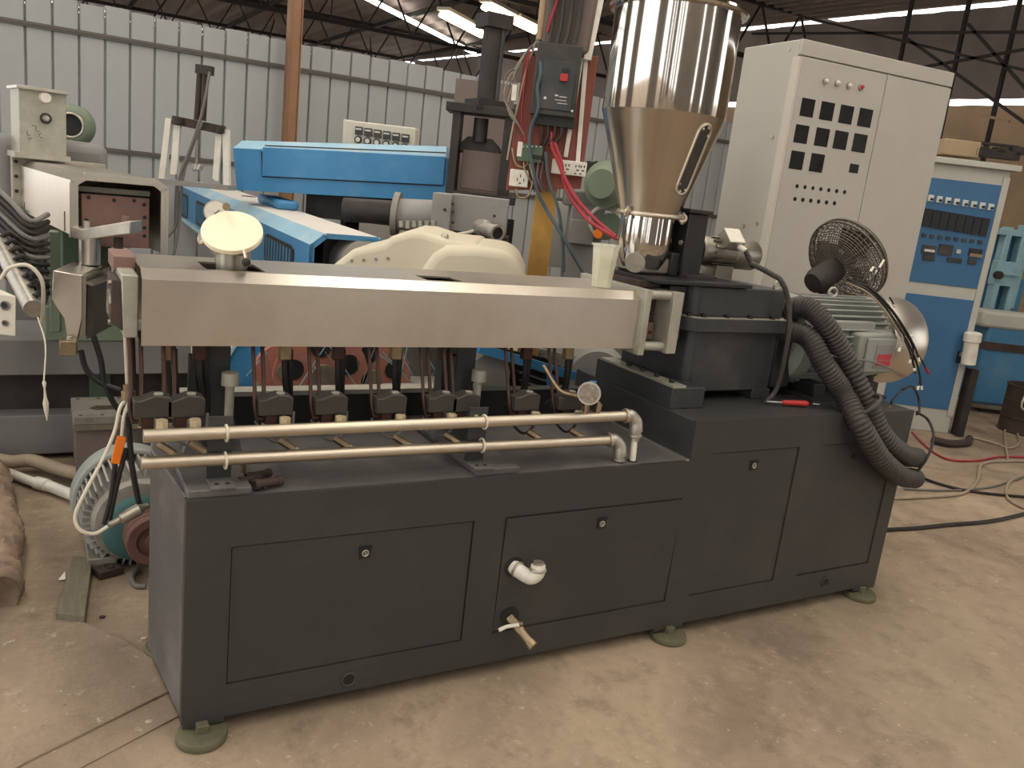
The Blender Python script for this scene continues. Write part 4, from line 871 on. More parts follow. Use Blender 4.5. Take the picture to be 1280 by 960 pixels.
# legs and base of the old extruder
YB = 2.42
LF_ = Face((0, YB, 0), (0, -1, 0))
def ybox(name, m, px0, py0, px1, py1, y0, th_, parent, bev=.004):
    a, b_ = on((px0+px1)/2, py0, y=y0), on((px0+px1)/2, py1, y=y0); l, r = on(px0, (py0+py1)/2, y=y0), on(px1, (py0+py1)/2, y=y0)
    return MB().box((l.x, y0, b_.z), (r.x, y0+th_, a.z)).build(name, m, parent, bevel=bev)
zt, zm, zl_ = on(60, 425, y=YB).z, on(60, 469, y=YB).z, on(60, 519, y=YB).z
MB().box((-1.4, YB, zm), (.55, YB+.5, zt)).build('base_beam', 'beam_grey', LE, bevel=.006)
MB().box((-1.4, YB+.12, zl_), (.5, YB+.5, zm)).build('base_recess', 'press_dark', LE)
MB().box((-1.4, YB, .03), (.2, YB+.5, zl_)).build('base_skid', 'beam_grey', LE, bevel=.006)
MB().box((-1.3, YB+.1, 0), (.1, YB+.4, .03)).build('skid_feet', 'press_dark', LE)
ybox('support_leg', 'dull_green', 62, 290, 75, 415, YB-.02, .1, LE); ybox('support_leg', 'dark_green', 22, 262, 42, 330, YB+.8, .12, LE)
ybox('green_apron', 'dull_green', 56, 385, 160, 426, YB-.01, .06, LE)
MB().obox(lp(.2, L2+.55, .53), LB*.26, LA*.36, V((0, 0, .53))).build('gearbox_stand', 'grey_paint', LE, bevel=.01)
for a_ in (.35, .95): MB().obox(lp(.2, a_, .58), LB*.05, LA*.04, V((0, 0, .57))).build('barrel_leg', 'dark_green', LE, bevel=.004)
# manifold bar, hoses, junction box
m0, m1 = at(-4, 300, 3.5), at(42, 386, 2.95); MB().cyl(m0, m1, .032, n=24).build('manifold_bar', 'galvanized', LE)
for k in range(8):
    f = (k+.5)/8; s = m0.lerp(m1, f)+V((.01, 0, .028)); e = on(52+1.2*k, 300+9*k, y=2.5)
    MB().tube([s, s+V((.03, .03, .012)), s.lerp(e, .6)-V((0, 0, .05)), e], .010, 8).build('hose', 'rubber', LE)
for k in range(12):
    a = at(-14, 226+8.5*k, 3.75); b_ = at(14, 252+9*k, 3.62); c = at(38, 276+7.5*k, 3.6); e = at(60, 268+9*k, 3.72)
    MB().tube([a, b_, c, e], .0115, 8).build('hose', 'rubber' if k % 3 else 'cable_grey', LE)
JF = Face(at(8, 395, 2.45), -HZ)
jb = thing('junction_box', 'pale grey metal box with two holes at the left picture edge', 'box', JF.hit(0, 421))
q = [JF.hit(20, 370), JF.hit(20, 421), JF.hit(-45, 413), JF.hit(-45, 362)]
MB().prism(q, V((-.34, .94, 0))*.3).build('box_body', 'box_white', jb, bevel=.003)
jl = JF.hit(-20, 412)+V((-.03, .1, 0)); MB().box((jl.x-.03, jl.y-.03, 0), (jl.x+.03, jl.y+.03, jl.z)).build('box_post', 'dark_green', jb)
for (X, Y, r) in ((6, 382, 5), (6, 404, 3)):
    o = JF.disc(MB(), X, Y, r, .0, .003, 18).build('cable_hole', 'black', jb); a_ = JF.size(X, Y, 2*r, 2*r)[0]/2; MB().torus(JF.hit(X, Y, .004), JF.n, a_, .0025, 20, 6).build('grommet', 'cable_grey', o)
kn = JF.hit(6, 366)+V((-.03, .08, -.0)); MB().cyl(kn, kn+V((0, 0, .025)), .012, n=14).build('knob', 'black', jb)
P = [at(0, 350, 2.6), at(12, 335, 2.6), at(35, 332, 2.62), at(52, 350, 2.65), at(54, 380, 2.7), at(52, 402, 2.75)]
tag(MB().tube(P, .006, 8).build('white_wire', 'cable_white', loc=P[0]), 'white wire arching from the junction box over the manifold bar', 'wire')
P = [m1+V((.012, 0, -.03)), m1.lerp(at(55, 475, 2.88), .5)+V((.02, 0, 0)), at(55, 475, 2.88)]; t = thing('hanging_weight', 'small twisted rag hanging on a white string at the left', 'rag', P[-1])
MB().tube(P, .0025, 6).build('string', 'cable_white', t); MB().lathe([(.002, 0), (.007, .01), (.003, .03), (.005, .06), (.010, .08), (.007, .11), (.001, .14)], P[-1], at(58, 515, 2.88)-P[-1], 10).build('rag', 'cable_white', t)
# plate on a low block between the two machines
y = 1.95; t = thing('bolted_plate', 'drilled steel plate lying on a brown block left of the extruder', 'plate', V((-.02, y, 0)))
zp = on(125, 530, y=y).z
l_, r_ = on(92, 530, y=y), on(185, 526, y=y)
MB().box((l_.x, y, zp), (r_.x, y+.34, zp+.035)).build('plate', 'cast_grey', t, bevel=.002)
MB().box((l_.x+.01, y+.03, 0), (r_.x-.05, y+.3, zp-.03)).build('block', 'brown_board', t); MB().box((l_.x+.0, y+.005, zp-.03), (r_.x, y+.32, zp)).build('wood_layer', 'wood', t)
MB().prism([(l_.x+.07, y+.14, zp+.0352), (l_.x+.1, y+.11, zp+.0352), (l_.x+.3, y+.12, zp+.0352), (l_.x+.3, y+.18, zp+.0352), (l_.x+.1, y+.18, zp+.0352)], (0, 0, .001)).build('slot', 'rust', t)
for k in range(4):
    for yy in (.03, .31): MB().cyl((l_.x+.03+k*.09, y+yy, zp+.035), (l_.x+.03+k*.09, y+yy, zp+.0365), .008, n=10).build('bolt_hole', 'black', t)
# ------------------------------------------------------------------ old motor standing on the floor behind the left end
OM = V((-.01, 1.20, .20)); oax = (V((.05, -1, .0))).normalized(); 
OT = thing('old_motor', 'grey finned old motor with teal front and rusty pulley standing on the floor', 'motor', (OM.x, OM.y, 0))
mb = MB().lathe([(0, -.2), (.15, -.2), (.165, -.18), (.165, .1), (.0, .1)], OM, oax, 40); mb.build('stator_body', 'cast_grey', OT)
fins = MB()
for k in range(44):
    tt = 2*PI*k/44; u_, v_, w_ = frame(oax); d = u_*math.cos(tt)+v_*math.sin(tt); fins.bar(OM+d*.178-oax*.17, OM+d*.178+oax*.09, .007, .03, d)
fins.build('cooling_fins', 'dusty_grey', OT)
MB().torus(OM-oax*.13, oax, .196, .014, 44, 8).build('shroud_rim', 'motor_grey', OT)
MB().lathe([(.2, -.24), (.21, -.2), (.21, -.13), (.2, -.125)], OM, oax, 44).build('fan_shroud', 'motor_grey', OT)
MB().lathe([(.165, .1), (.155, .125), (.135, .13), (0, .13)], OM, oax, 40).build('end_bell', 'cast_grey', OT)
MB().lathe([(.132, .131), (.12, .145), (.1, .15), (0, .15)], OM-V((0, 0, .02)), oax, 40).build('end_cover', 'teal_paint', OT)
pc = OM+oax*.2+V((.03, 0, -.03))
MB().lathe([(.03, -.05), (.09, -.05), (.095, -.045), (.095, -.03), (.082, -.02), (.095, -.01), (.095, .005), (.082, .015), (.095, .025), (.095, .045), (.09, .05), (.06, .05), (.055, .03), (.03, .03), (.03, .055), (0, .055)], pc, oax, 40).build('pulley', 'pulley_brown', OT)
MB().cyl(OM, pc, .03, n=16).build('shaft', 'raw_steel', OT)
for sx in (-1, 1): MB().box((OM.x+sx*.12-.05, OM.y-.1, .0), (OM.x+sx*.12+.05, OM.y+.16, .055)).build('motor_foot', 'cast_grey', OT, bevel=.004)
# ------------------------------------------------------------------ litter on the floor at the left
def fcable(name, pts, r, m, lab, cat, h=0):
    P = [on(px, py, z=r+h) for px, py in pts]; return tag(MB().tube(P, r, 14, 8).build(name, m, loc=P[0]), lab, cat)
fcable('floor_hose', [(-30, 566), (10, 577), (40, 576), (80, 588), (120, 598), (150, 606)], .032, 'cable_tan', 'thick dusty brown hose lying on the floor at far left', 'hose', .03)
P = [on(8, 590, z=.03), on(40, 602, z=.03), on(60, 607, z=.032), on(106, 625, z=.03)]
t = thing('plastic_pipe', 'white plastic pipe with a socket lying on the floor at left', 'pipe', P[0])
MB().tube([P[0], P[1], P[2]], .022, 14, 3).build('pipe', 'white_plastic', t); MB().cyl(P[1].lerp(P[2], .3), P[2], .03, n=18).build('socket', 'white_plastic', t); MB().cyl(P[2], P[3], .026, n=18).build('pipe', 'white_plastic', t)
lg = MB(); pts = [on(-8, 600, z=0), on(8, 655, z=0), on(12, 705, z=0), on(6, 762, z=0)]
lg.tube([p+V((-.02, 0, .06)) for p in pts], .07, 20, 14, True, lambda i: .066+.008*math.sin(i*.35))
lg.v = [p+V((random.uniform(-1, 1), random.uniform(-1, 1), random.uniform(-1, 1)))*.008 for p in lg.v]
tag(lg.build('log', 'log_bark'), 'rough pale log lying on the floor at the left picture edge', 'log')
a, b_ = on(103, 702, z=.015), on(88, 775, z=.015); wv = (on(72, 772, z=.015)-on(105, 776, z=.015)).normalized()*.05
tag(MB().prism([a-wv*.8-V((0, 0, .013)), a+wv*.7-V((0, 0, .013)), b_+wv-V((0, 0, .013)), b_-wv-V((0, 0, .013))], (0, 0, .035)).build('wood_plank', 'wood', bevel=.004), 'short dirty wooden plank lying on the floor left of the base', 'plank')
p = on(135, 718, z=0); tag(MB().obox(p+V((0, 0, .016)), V((.042, .016, 0)), V((-.012, .03, 0)), V((0, 0, .015))).torus(p+V((0, 0, .032)), (0, 0, 1), .016, .004, 18, 6).build('rusty_flange', 'rust', bevel=.003), 'small rusty square flange lying beside the old motor foot', 'flange')
p = on(77, 722, z=.006); tag(MB().prism([p+V((-.012, -.02, 0)), p+V((.012, -.018, 0)), p+V((.012, .03, .008))], (0, 0, .002)).build('paper_scrap', 'paper'), 'tiny white paper scrap beside the wooden plank', 'scrap')
P = [on(172, 712, z=.01), on(165, 722, z=.01), on(170, 732, z=.01), on(182, 733, z=.01)]; tag(MB().tube(P, .01, 10).build('hose_piece', 'cable_grey', loc=P[0]), 'curved piece of grey hose under the old motor pulley', 'hose')
for (X, Y, lab) in ((128, 771, 'small dark pebble on the floor below the plank'), (180, 798, 'white crumbs on the floor by the rear levelling foot'), (186, 902, 'pale concrete chip lying left of the front foot')):
    p = on(X, Y, z=.004); tag(MB().sphere(p, .008, 8, 5, (1.4, 1, .6)).build('pebble', 'press_dark' if X == 128 else 'dust_pile'), lab, 'pebble')
# ------------------------------------------------------------------ blue extruder running away from the viewer
zf = 1.225
q0 = on(387, 305.6, z=zf); d = ray(81, 167); BA = V((d.x, d.y, 0)).normalized(); BBv = V((BA.y, -BA.x, 0))
if BBv.x < 0: BBv = -BBv
ztop = zf+.055
len_ = (on(223, 232.6, z=zf)-q0).dot(BA); len_ = min(len_, 5.0)
pr = on(480, 299, z=ztop); bw_ = (pr-q0).dot(BBv)
BE = thing('blue_extruder', 'blue sheet-metal covered extruder running back towards the wall', 'machine', V((q0.x+.3, q0.y+1.5, 0)))
def bp(b_, a, z): return q0+BBv*b_+BA*a+V((0, 0, z-zf))
th = .02; zlow = .93
def bstrip(name, m, p, q, inn): MB().prism([bp(p[0], 0, p[1]), bp(p[0], len_, p[1]), bp(q[0], len_, q[1]), bp(q[0], 0, q[1])], inn).build(name, m, BE)
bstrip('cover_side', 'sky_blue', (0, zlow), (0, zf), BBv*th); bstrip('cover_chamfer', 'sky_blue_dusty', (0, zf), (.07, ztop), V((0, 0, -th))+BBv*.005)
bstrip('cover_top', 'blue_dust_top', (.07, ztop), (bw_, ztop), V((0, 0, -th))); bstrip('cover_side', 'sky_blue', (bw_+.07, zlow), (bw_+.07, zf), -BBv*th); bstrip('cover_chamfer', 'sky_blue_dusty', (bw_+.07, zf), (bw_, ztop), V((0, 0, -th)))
MB().bar(bp(-.01, 0, zlow), bp(-.01, len_, zlow), .035, .03).build('bottom_rail', 'sky_blue_dusty', BE)
e = MB(); lp_ = [(.012, zlow), (.012, zf-.01), (.075, ztop-.01), (bw_-.005, ztop-.01), (bw_+.055, zf-.01), (bw_+.055, zlow)]
for p, q in zip(lp_, lp_[1:]): e.bar(bp(p[0], .003, p[1]), bp(q[0], .003, q[1]), .024, .006, BA)
e.build('cover_lip', 'sky_blue', BE)
SFb = Face(bp(0, 1, 1.1), -BBv)
def window(cx, cy, w, h):
    # louvred oval window on the side face
    c = SFb.hit(cx, cy); a_ = abs((SFb.hit(cx+w/2, cy+w*.2)-SFb.hit(cx-w/2, cy-w*.2)).dot(BA)); b_ = h*(c-CAMPOS).length/FPX
    n = 20; ring = [c-BBv*.002+BA*(a_/2*max(-.85, min(.85, 1.15*math.cos(2*PI*i/n))))/.85+V((0, 0, b_/2*max(-.9, min(.9, 1.2*math.sin(2*PI*i/n)))/.9)) for i in range(n)]
    o = MB().prism(ring, -BBv*.003).build('vent_opening', 'press_dark', BE)
    for k in range(9):
        f = -.8+1.6*k/8; p = c-BBv*.006+BA*(a_/2*f); MB().bar(p-V((0, 0, b_*.38)), p+V((0, 0, b_*.38)), a_*.045, .004, BBv).build('louvre', 'steel_blue', o)
window(348, 318, 36, 36); window(251, 268, 12, 28); window(229, 256, 12, 26)
hb = MB(); a0 = on(352, 260, z=ztop); hb.obox(a0+V((0, .12, .03)), BBv*.07, BA*.33, V((0, 0, .03))); hb.build('vent_hump', 'sky_blue', BE, bevel=.02)
hb = MB(); a0 = on(262, 222, z=ztop); hb.obox(a0+V((0, .12, .03)), BBv*.09, BA*.25, V((0, 0, .03))); hb.build('vent_hump', 'sky_blue', BE, bevel=.02)
p = on(310, 246, z=ztop); MB().prism([p-BBv*.05, p+BA*.1-BBv*.03, p+BA*.14+BBv*.05, p+BBv*.06], (0, 0, .003)).build('cover_hole', 'press_dark', BE)
MB().cyl(bp(.28, .0, 1.14), bp(.28, .5, 1.14), .13, n=36).build('barrel_end', 'dusty_grey', BE)
MB().obox(bp(.25, 1.3, 1.15), BBv*.13, BA*1.1, V((0, 0, .1))).build('barrel', 'press_dark', BE)
MB().obox(bp(.27, 1.6, .5), BBv*.25, BA*1.4, V((0, 0, .5))).build('machine_base', 'cream', BE, bevel=.01)
# jack stand with white struts on that machine
SFj = Face(at(245, 170, 5.0), -HZ); jt = thing('lifting_jack', 'rusty hydraulic lifting frame with white struts standing behind the blue machine', 'jack', V((SFj.P.x, SFj.P.y, ztop)))
J = lambda x, y, o=0: SFj.hit(x, y, o)
for a, b_, w, m in (((212, 148), (203, 224), .035, 'white_plastic'), ((224, 155), (219, 218), .022, 'white_plastic'), ((220, 155), (215, 218), .018, 'white_plastic'), ((283, 162), (284, 232), .035, 'white_plastic'), ((276, 165), (271, 226), .022, 'white_plastic'), ((272, 165), (268, 224), .018, 'white_plastic')):
    MB().bar(J(*a), J(*b_), w, w, SFj.n).build('strut', m, jt)
MB().bar(J(198, 226), J(290, 235), .03, .14, SFj.n).build('jack_base', 'dusty_grey', jt)
MB().bar(J(217, 150), J(280, 163), .05, .05, SFj.n).build('cross_beam', 'rust', jt)
MB().cyl(J(250, 87), J(246, 150), .017, n=16).cyl(J(258, 88), J(254, 151), .017, n=16).build('cylinder', 'rust', jt); MB().bar(J(246, 86), J(266, 89), .05, .05, SFj.n).build('cylinder_head', 'press_dark', jt); MB().cyl(J(247, 155), J(246, 208), .012, n=12).build('piston_rod', 'raw_steel', jt)
for x, y in ((223, 151), (274, 162)): MB().cyl(J(x, y-3, .04), J(x, y+4, .04), .03, n=12).build('beam_nut', 'press_dark', jt)
MB().tube([J(262, 90, .05), J(257, 120, .06), J(250, 150, .06), J(238, 185, .06), J(225, 220, .06), J(222, 245, .05), J(221, 280, .05), J(205, 303, .1), J(201, 330, .1)], .008, 8).build('hose', 'cable_grey', jt)
MB().tube([J(253, 152, .06), J(240, 185, .05), J(228, 225, .05), J(225, 270, .05), J(219, 310, .1), J(212, 330, .1)], .008, 8).build('hose', 'cable_grey', jt)
for k in range(3): MB().cyl(J(240+4*k, 212), J(243+4*k, 206), .02, n=10).build('fitting', 'galvanized', jt)
# ------------------------------------------------------------------ long blue cover hanging behind
LFb = Face(at(430, 215, 5.4), -HZ)
Lb = lambda x, y, o=0: LFb.hit(x, y, o)
lt = thing('blue_cover_machine', 'long bright blue covered machine standing crosswise in front of the wall', 'machine', V((LFb.P.x, LFb.P.y, 0)))
dep = -LFb.n*.5
MB().prism([Lb(291, 185), Lb(558, 197.5), Lb(556, 252), Lb(296, 237.5)], dep).build('cover_body', 'sky_blue', lt)
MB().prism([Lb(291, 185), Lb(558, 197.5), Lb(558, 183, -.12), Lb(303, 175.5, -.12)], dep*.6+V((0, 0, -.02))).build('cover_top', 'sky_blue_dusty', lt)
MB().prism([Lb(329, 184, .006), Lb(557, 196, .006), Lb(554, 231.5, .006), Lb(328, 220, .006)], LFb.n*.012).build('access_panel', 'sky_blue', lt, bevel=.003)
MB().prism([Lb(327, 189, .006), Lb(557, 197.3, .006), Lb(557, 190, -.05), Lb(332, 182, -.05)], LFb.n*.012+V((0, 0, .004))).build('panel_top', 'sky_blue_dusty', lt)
for a, b_ in (((327, 186), (328, 221)), ((328, 220.5), (554, 232)), ((331, 182), (557, 191))): MB().bar(Lb(*a, .004), Lb(*b_, .004), .008, .004, LFb.n).build('panel_gap', 'press_dark', lt)
LFb.rect(MB(), 470, 262, 190, 40, -.45, .3).build('barrel', 'press_dark', lt)
for x in (440, 540): l_ = Lb(x, 240, -.4); MB().bar(V((l_.x, l_.y, 0)), l_, .1).build('leg', 'press_dark', lt)
# grey gearbox and cylinder to its right
pf = Face(at(600, 268, 4.7), -HZ); Pf = pf.hit
gt = thing('grey_gear_housing', 'dusty grey gear housing with a pipe stub, above the cream hood', 'machine', V((pf.P.x, pf.P.y, 0)))
pf.rect(MB(), 551, 268, 24, 52, -.3, .3).build('end_plate', 'dusty_grey', gt, bevel=.004); pf.rect(MB(), 597, 269, 72, 46, -.3, .26).build('housing', 'dusty_grey', gt, bevel=.004)
for (X, Y) in ((556, 262), (566, 255), (566, 265), (566, 278), (618, 270)): pf.disc(MB(), X, Y, 2, 0, .008, 8).build('bolt', 'press_dark', gt)
MB().cyl(Pf(498, 268, -.15), Pf(548, 270, -.15), .09, n=28).build('barrel', 'dusty_grey', gt); MB().cyl(Pf(492, 267, -.15), Pf(499, 268, -.15), .125, n=28).build('barrel_flange', 'cast_grey', gt); MB().cyl(Pf(430, 262, -.2), Pf(492, 266, -.2), .07, n=24).build('extension', 'press_dark', gt)
for k in range(6): MB().cyl(Pf(502+8*k, 284+1.5*(k % 2), .0), Pf(502+8*k, 276, .0), .016, n=8).build('clamp_bolt', 'galvanized', gt)
a, b_ = Pf(600, 284, .0), Pf(620, 291, .14); MB().lathe([(.05, 0), (.05, .05), (.04, .055), (.04, .16), (.046, .165), (.046, .19), (.033, .19), (.033, .1)], a, b_-a, 20).build('pipe_stub', 'galvanized', gt)
c = a+(b_-a).normalized()*.192; MB().cyl(c-(b_-a).normalized()*.02, c-(b_-a).normalized()*.012, .033, n=16).build('bore', 'black', gt)
MB().tube([Pf(600, 283, .02), Pf(588, 290, .03), Pf(572, 293, .03)], .01, 8).build('hose', 'cable_white', gt)
pf.rect(MB(), 600, 330, 60, 70, -.3, .25).build('machine_base', 'press_dark', gt)
l_ = Pf(600, 360, -.15); MB().box((l_.x-.3, l_.y-.06, 0), (l_.x+.2, l_.y+.06, l_.z)).build('plinth', 'press_dark', gt)
# ------------------------------------------------------------------ cream machine hood right behind the extruder
hf = Face(at(540, 340, 3.62), -HZ); H_ = hf.hit
ht = thing('cream_hood', 'dusty cream coloured rounded machine hood directly behind the steel cover', 'machine', V((hf.P.x, hf.P.y, 0)))
m = MB().prism([H_(395, 392), H_(402, 342), H_(440, 312), H_(478, 304), H_(488, 296), H_(512, 288.5), H_(530, 290), H_(560, 300), H_(600, 304), H_(600, 400)], -hf.n*.55).build('hood_shell', 'cream', ht, bevel=.03, seg=4)
m = MB().prism([H_(522, 400, .1), H_(522, 343, .1), H_(540, 318, .1), H_(556, 308, .1), H_(600, 308, .1), H_(634, 313, .1), H_(646, 326, .1), H_(655, 345, .1), H_(652, 400, .1)], -hf.n*.6).build('hood_cover', 'cream', ht, bevel=.04, seg=4)
for k in range(4): c = H_(440+15*k, 326-1.0*k, .0); MB().cyl(c, c+hf.n*.005, .007, n=8).build('hood_bolt', 'cast_grey', ht)
c = H_(556, 296, -.05); MB().sphere(c, .018, 10, 6).build('hood_nut', 'galvanized', ht)
a = hf.hit(430, 420, -.1); MB().obox(V((hf.P.x, hf.P.y, .5))-hf.n*.45, hf.u*.3, hf.n*.1, V((0, 0, .5))).build('hood_base', 'cast_grey', ht, bevel=.01)
pb = H_(505, 301, -.1)
# ------------------------------------------------------------------ small control box far behind
cf = Face(at(470, 166, 6.3), -HZ); t = thing('meter_box', 'beige control box with two rows of small meters before the sheet wall', 'box', V((cf.P.x, cf.P.y, 0)))
cf.rect(MB(), 473, 190, 88, 70, -.25, .25).build('box_body', 'box_white', t, bevel=.01); cf.rect(MB(), 426, 180, 12, 66, -.4, .2).build('box_flank', 'box_white', t)
for k in range(6):
    X, Y = 449+11.6*k, 163.5+1.9*k; cf.rect(MB(), X, Y, 9, 10, 0, .02).build('meter', 'breaker', t); cf.rect(MB(), X, Y-2, 7, 2, .02, .004).build('meter_scale', 'meter_face', t)
    cf.disc(MB(), X-1, Y+11, 4.5, 0, .02, 14).build('dial_rim', 'press_dark', t); cf.disc(MB(), X-1, Y+11, 3, .02, .004, 14).build('dial_face', 'meter_face', t)
MB().obox(V((cf.P.x, cf.P.y, cf.hit(473, 225).z/2))-cf.n*.13, cf.u*.22, cf.n*.11, V((0, 0, cf.hit(473, 225).z/2))).build('box_stand', 'box_white', t)
# ------------------------------------------------------------------ dark hydraulic press
rf_ = Face(at(600, 170, 5.2), -HZ); t = thing('hydraulic_press', 'dark hydraulic press frame with upright cylinder behind the red board', 'press', V((rf_.P.x, rf_.P.y, 0)))
RB = lambda n_, m_, X, Y, w, h, off, th_, bev=.004: rf_.rect(MB(), X, Y, w, h, off, th_).build(n_, m_, t, bevel=bev)
RB('top_beam', 'press_dark', 603, 139, 86, 11, -.12, .24); RB('column', 'press_dark', 568, 200, 10, 125, -.1, .2); RB('column', 'press_dark', 633, 205, 14, 130, -.1, .2)
a, b_ = rf_.hit(618, 30), rf_.hit(606, 130); MB().cyl(V((a.x, a.y, a.z)), V((a.x, a.y, b_.z)), .062, n=28).build('cylinder', 'press_dark', t)
for dx in (-9, 11): q = rf_.hit(614+dx, 80, .02); MB().cyl(V((q.x, q.y, a.z)), V((q.x, q.y, b_.z)), .016, n=10).build('tie_rod', 'raw_steel' if dx < 0 else 'gear_paint', t)
MB().box((a.x-.085, a.y-.085, a.z-.03), (a.x+.085, a.y+.085, a.z+.05)).build('cylinder_head', 'press_dark', t); MB().box((a.x-.1, a.y-.1, b_.z-.04), (a.x+.1, a.y+.1, b_.z+.02)).build('cylinder_flange', 'press_dark', t)
c = rf_.hit(602, 148); d_ = rf_.hit(600, 178); MB().cyl(c, V((c.x, c.y, d_.z)), .045, n=24).build('piston', 'press_dark', t)
MB().prism([rf_.hit(574, 190), rf_.hit(574, 180), rf_.hit(585, 170), rf_.hit(615, 174), rf_.hit(624, 184), rf_.hit(628, 196)], -rf_.n*.15).build('platen', 'press_dark', t, bevel=.006)
RB('tool_plate', 'brown_board', 603, 214, 52, 48, -.1, .12); RB('bed', 'press_dark', 602, 247, 84, 10, -.12, .24)
l_ = rf_.hit(600, 270, -.1); MB().box((l_.x-.3, l_.y-.1, 0), (l_.x+.2, l_.y+.2, l_.z)).build('pedestal', 'press_dark', t)
bf = Face(at(590, 175, 6.0), -HZ); tag(bf.rect(MB(), 598, 200, 72, 190, 0, .04).build('board', 'brown_board'), 'plain brown grey board standing upright behind the press', 'board')
# ------------------------------------------------------------------ red wooden switch board on a yellow post
sf = Face(at(690, 155, 4.0), -HZ); S = sf.hit
t = thing('switch_board', 'red painted wooden board with black circuit breaker on a yellow post', 'panel', V((sf.P.x, sf.P.y, 0)))
def SB(n_, m_, X, Y, w, h, off, th_, par=None, bev=.002): return sf.rect(MB(), X, Y, w, h, off, th_).build(n_, m_, par or t, bevel=bev)
MB().prism([S(655, 70), S(748, 70), S(726, 236), S(632, 238)], -sf.n*.025).build('board', 'board_red', t, bevel=.002)
SB('board_backing', 'brown_board', 690, 150, 14, 170, -.05, .025)
br = SB('breaker', 'breaker', 695, 103, 55, 88, 0, .09, None, .006)
SB('breaker_face', 'gear_paint', 696, 110, 40, 60, .09, .008, br); SB('breaker_lever', 'red_plastic', 704, 101, 9, 9, .098, .03, br); SB('lever_slot', 'black', 706, 93, 10, 8, .0982, .002, br)
for (X, Y, w, h) in ((695, 122, 4, 2), (703, 124, 9, 1), (700, 128, 14, .8), (702, 132, 12, .8), (714, 141, 2.5, 2.5), (681, 125, 3, 3)): SB('printed_mark', 'meter_face', X, Y, w, h, .0982, .001, br, 0)
for k in range(4): SB('terminal', 'galvanized', 677+11*k, 64+k, 5, 6, .03, .05, br); SB('terminal_barrier', 'black', 682+11*k, 63+k, 3, 10, .02, .06, br)
SB('terminal_shroud', 'black', 691, 152, 52, 14, .0, .06, br)
for (p, q) in (((727, 72), (707, 196)), ((734, 55), (722, 205))): MB().bar(S(*p, .01), S(*q, .01), .02, .012, sf.n).build('trunking', 'white_plastic', t)
MB().bar(S(786, -170, .02), S(734, 75, .02), .035, .03, sf.n).build('trunking', 'white_plastic', t)
MB().cyl(S(698, -170, .03), S(674, 50, .03), .016, n=12).build('conduit_pipe', 'wall_tan', t)
MB().prism([S(702, -170), S(778, -170), S(735, 68), S(722, 72), S(676, 58)], sf.n*.05).build('plastic_wrap', 'brown_board', t, bevel=.015)
MB().tube([S(700, -10, .08), S(690, 20, .08), S(684, 40, .08)], .006, 8).build('wire', 'cable_red', t)
for k in range(4): MB().tube([S(712+12*k, -160, .07), S(695+12*k, -30, .07), S(690+11*k, 30, .07), S(682+11*k, 62, .08)], .011, 8).build('supply_cable', 'breaker', t)
tb = SB('contactor', 'dark_green', 663, 192, 30, 22, 0, .05, None, .004); SB('contactor_cover', 'white_plastic', 650, 187, 6, 18, .0, .055, tb); SB('contactor_window', 'black', 672, 197, 14, 5, .05, .004, tb)
so = SB('wall_socket', 'white_plastic', 649, 223, 23, 21, 0, .06, None, .004)
for (X, Y, w, h) in ((651, 220, 1.2, 4), (647, 224.5, 1.2, 4), (655, 225.5, 1.2, 4), (650, 229, 3, 1.6)): SB('socket_slot', 'black', X, Y, w, h, .06, .001, so, 0)
s2 = SB('socket_strip', 'white_plastic', 711, 210, 43, 18, 0, .035, None, .003)
for X in (709, 721.5, 728):
    for (dx, dy, w, h) in ((-2, -3, 1.5, 3), (2, -3, 1.5, 3), (0, 2, 3.5, 1.6), (-3, 6, 2.5, 1.5)): SB('socket_slot', 'black', X+dx, 210+dy+(X-711)*.1, w, h, .035, .001, s2, 0)
SB('push_button', 'red_plastic', 699, 204, 4, 4, .035, .01, s2)
SB('fuse_holder', 'white_plastic', 643, 117, 6, 20, .0, .04)
# wires on the board
def bw(pts, r, m): return MB().tube([S(x, y, o) for x, y, o in pts], r, 7, 6).build('wire', m, t)
bw([(673, 50, .04), (676, 90, .1), (672, 110, .1), (673, 135, .1), (664, 160, .07), (662, 185, .07), (667, 215, .07), (672, 240, .07), (683, 262, .06), (700, 290, .1), (720, 325, .1), (735, 350, .1)], .009, 'cable_slate')
bw([(682, 190, .07), (686, 225, .07), (698, 262, .08), (703, 300, .08), (705, 340, .08)], .008, 'cable_slate')
bw([(690, 165, .05), (690, 183, .06), (697, 200, .07), (706, 222, .08), (722, 250, .12), (745, 275, .2), (770, 296, .3)], .009, 'cable_red')
bw([(693, 178, .06), (702, 205, .07), (704, 225, .07), (714, 248, .1), (735, 275, .2), (760, 292, .28), (772, 299, .3)], .009, 'cable_red')
for k in range(5): bw([(674, 50, .02), (660-3*k, 62+4*k, .03), (648-2*k, 82+5*k, .03), (634+3*k, 92+3*k, .02), (628+2*k, 115+6*k, .02), (640+2*k, 140+4*k, .04), (655, 168, .05)], .0035, 'cable_tan' if k % 2 else 'cable_grey')
for k in range(5):
    bw([(655+6*k, 203, .05), (656+5*k, 212+2*k, .07), (664+3*k, 228, .07), (668+4*k, 240, .05)], .004, ('brass', 'cable_black', 'cable_red', 'cable_grey', 'cable_slate')[k])
    SB('contactor_screw', 'galvanized', 654+5.5*k, 184, 2.5, 2.5, .05, .006, tb)
for k in range(4): bw([(676+9*k, 158, .05), (678+7*k, 168+2*k, .06), (676+4*k, 182, .05)], .008, 'cable_black' if k % 2 else 'copper_brown')
bw([(672, 48, .03), (660, 80, .02), (650, 120, .02), (640, 165, .02), (634, 200, .02)], .005, 'cable_tan')
bw([(662, 62, .03), (655, 110, .03), (652, 150, .03), (657, 176, .05)], .004, 'cable_red')
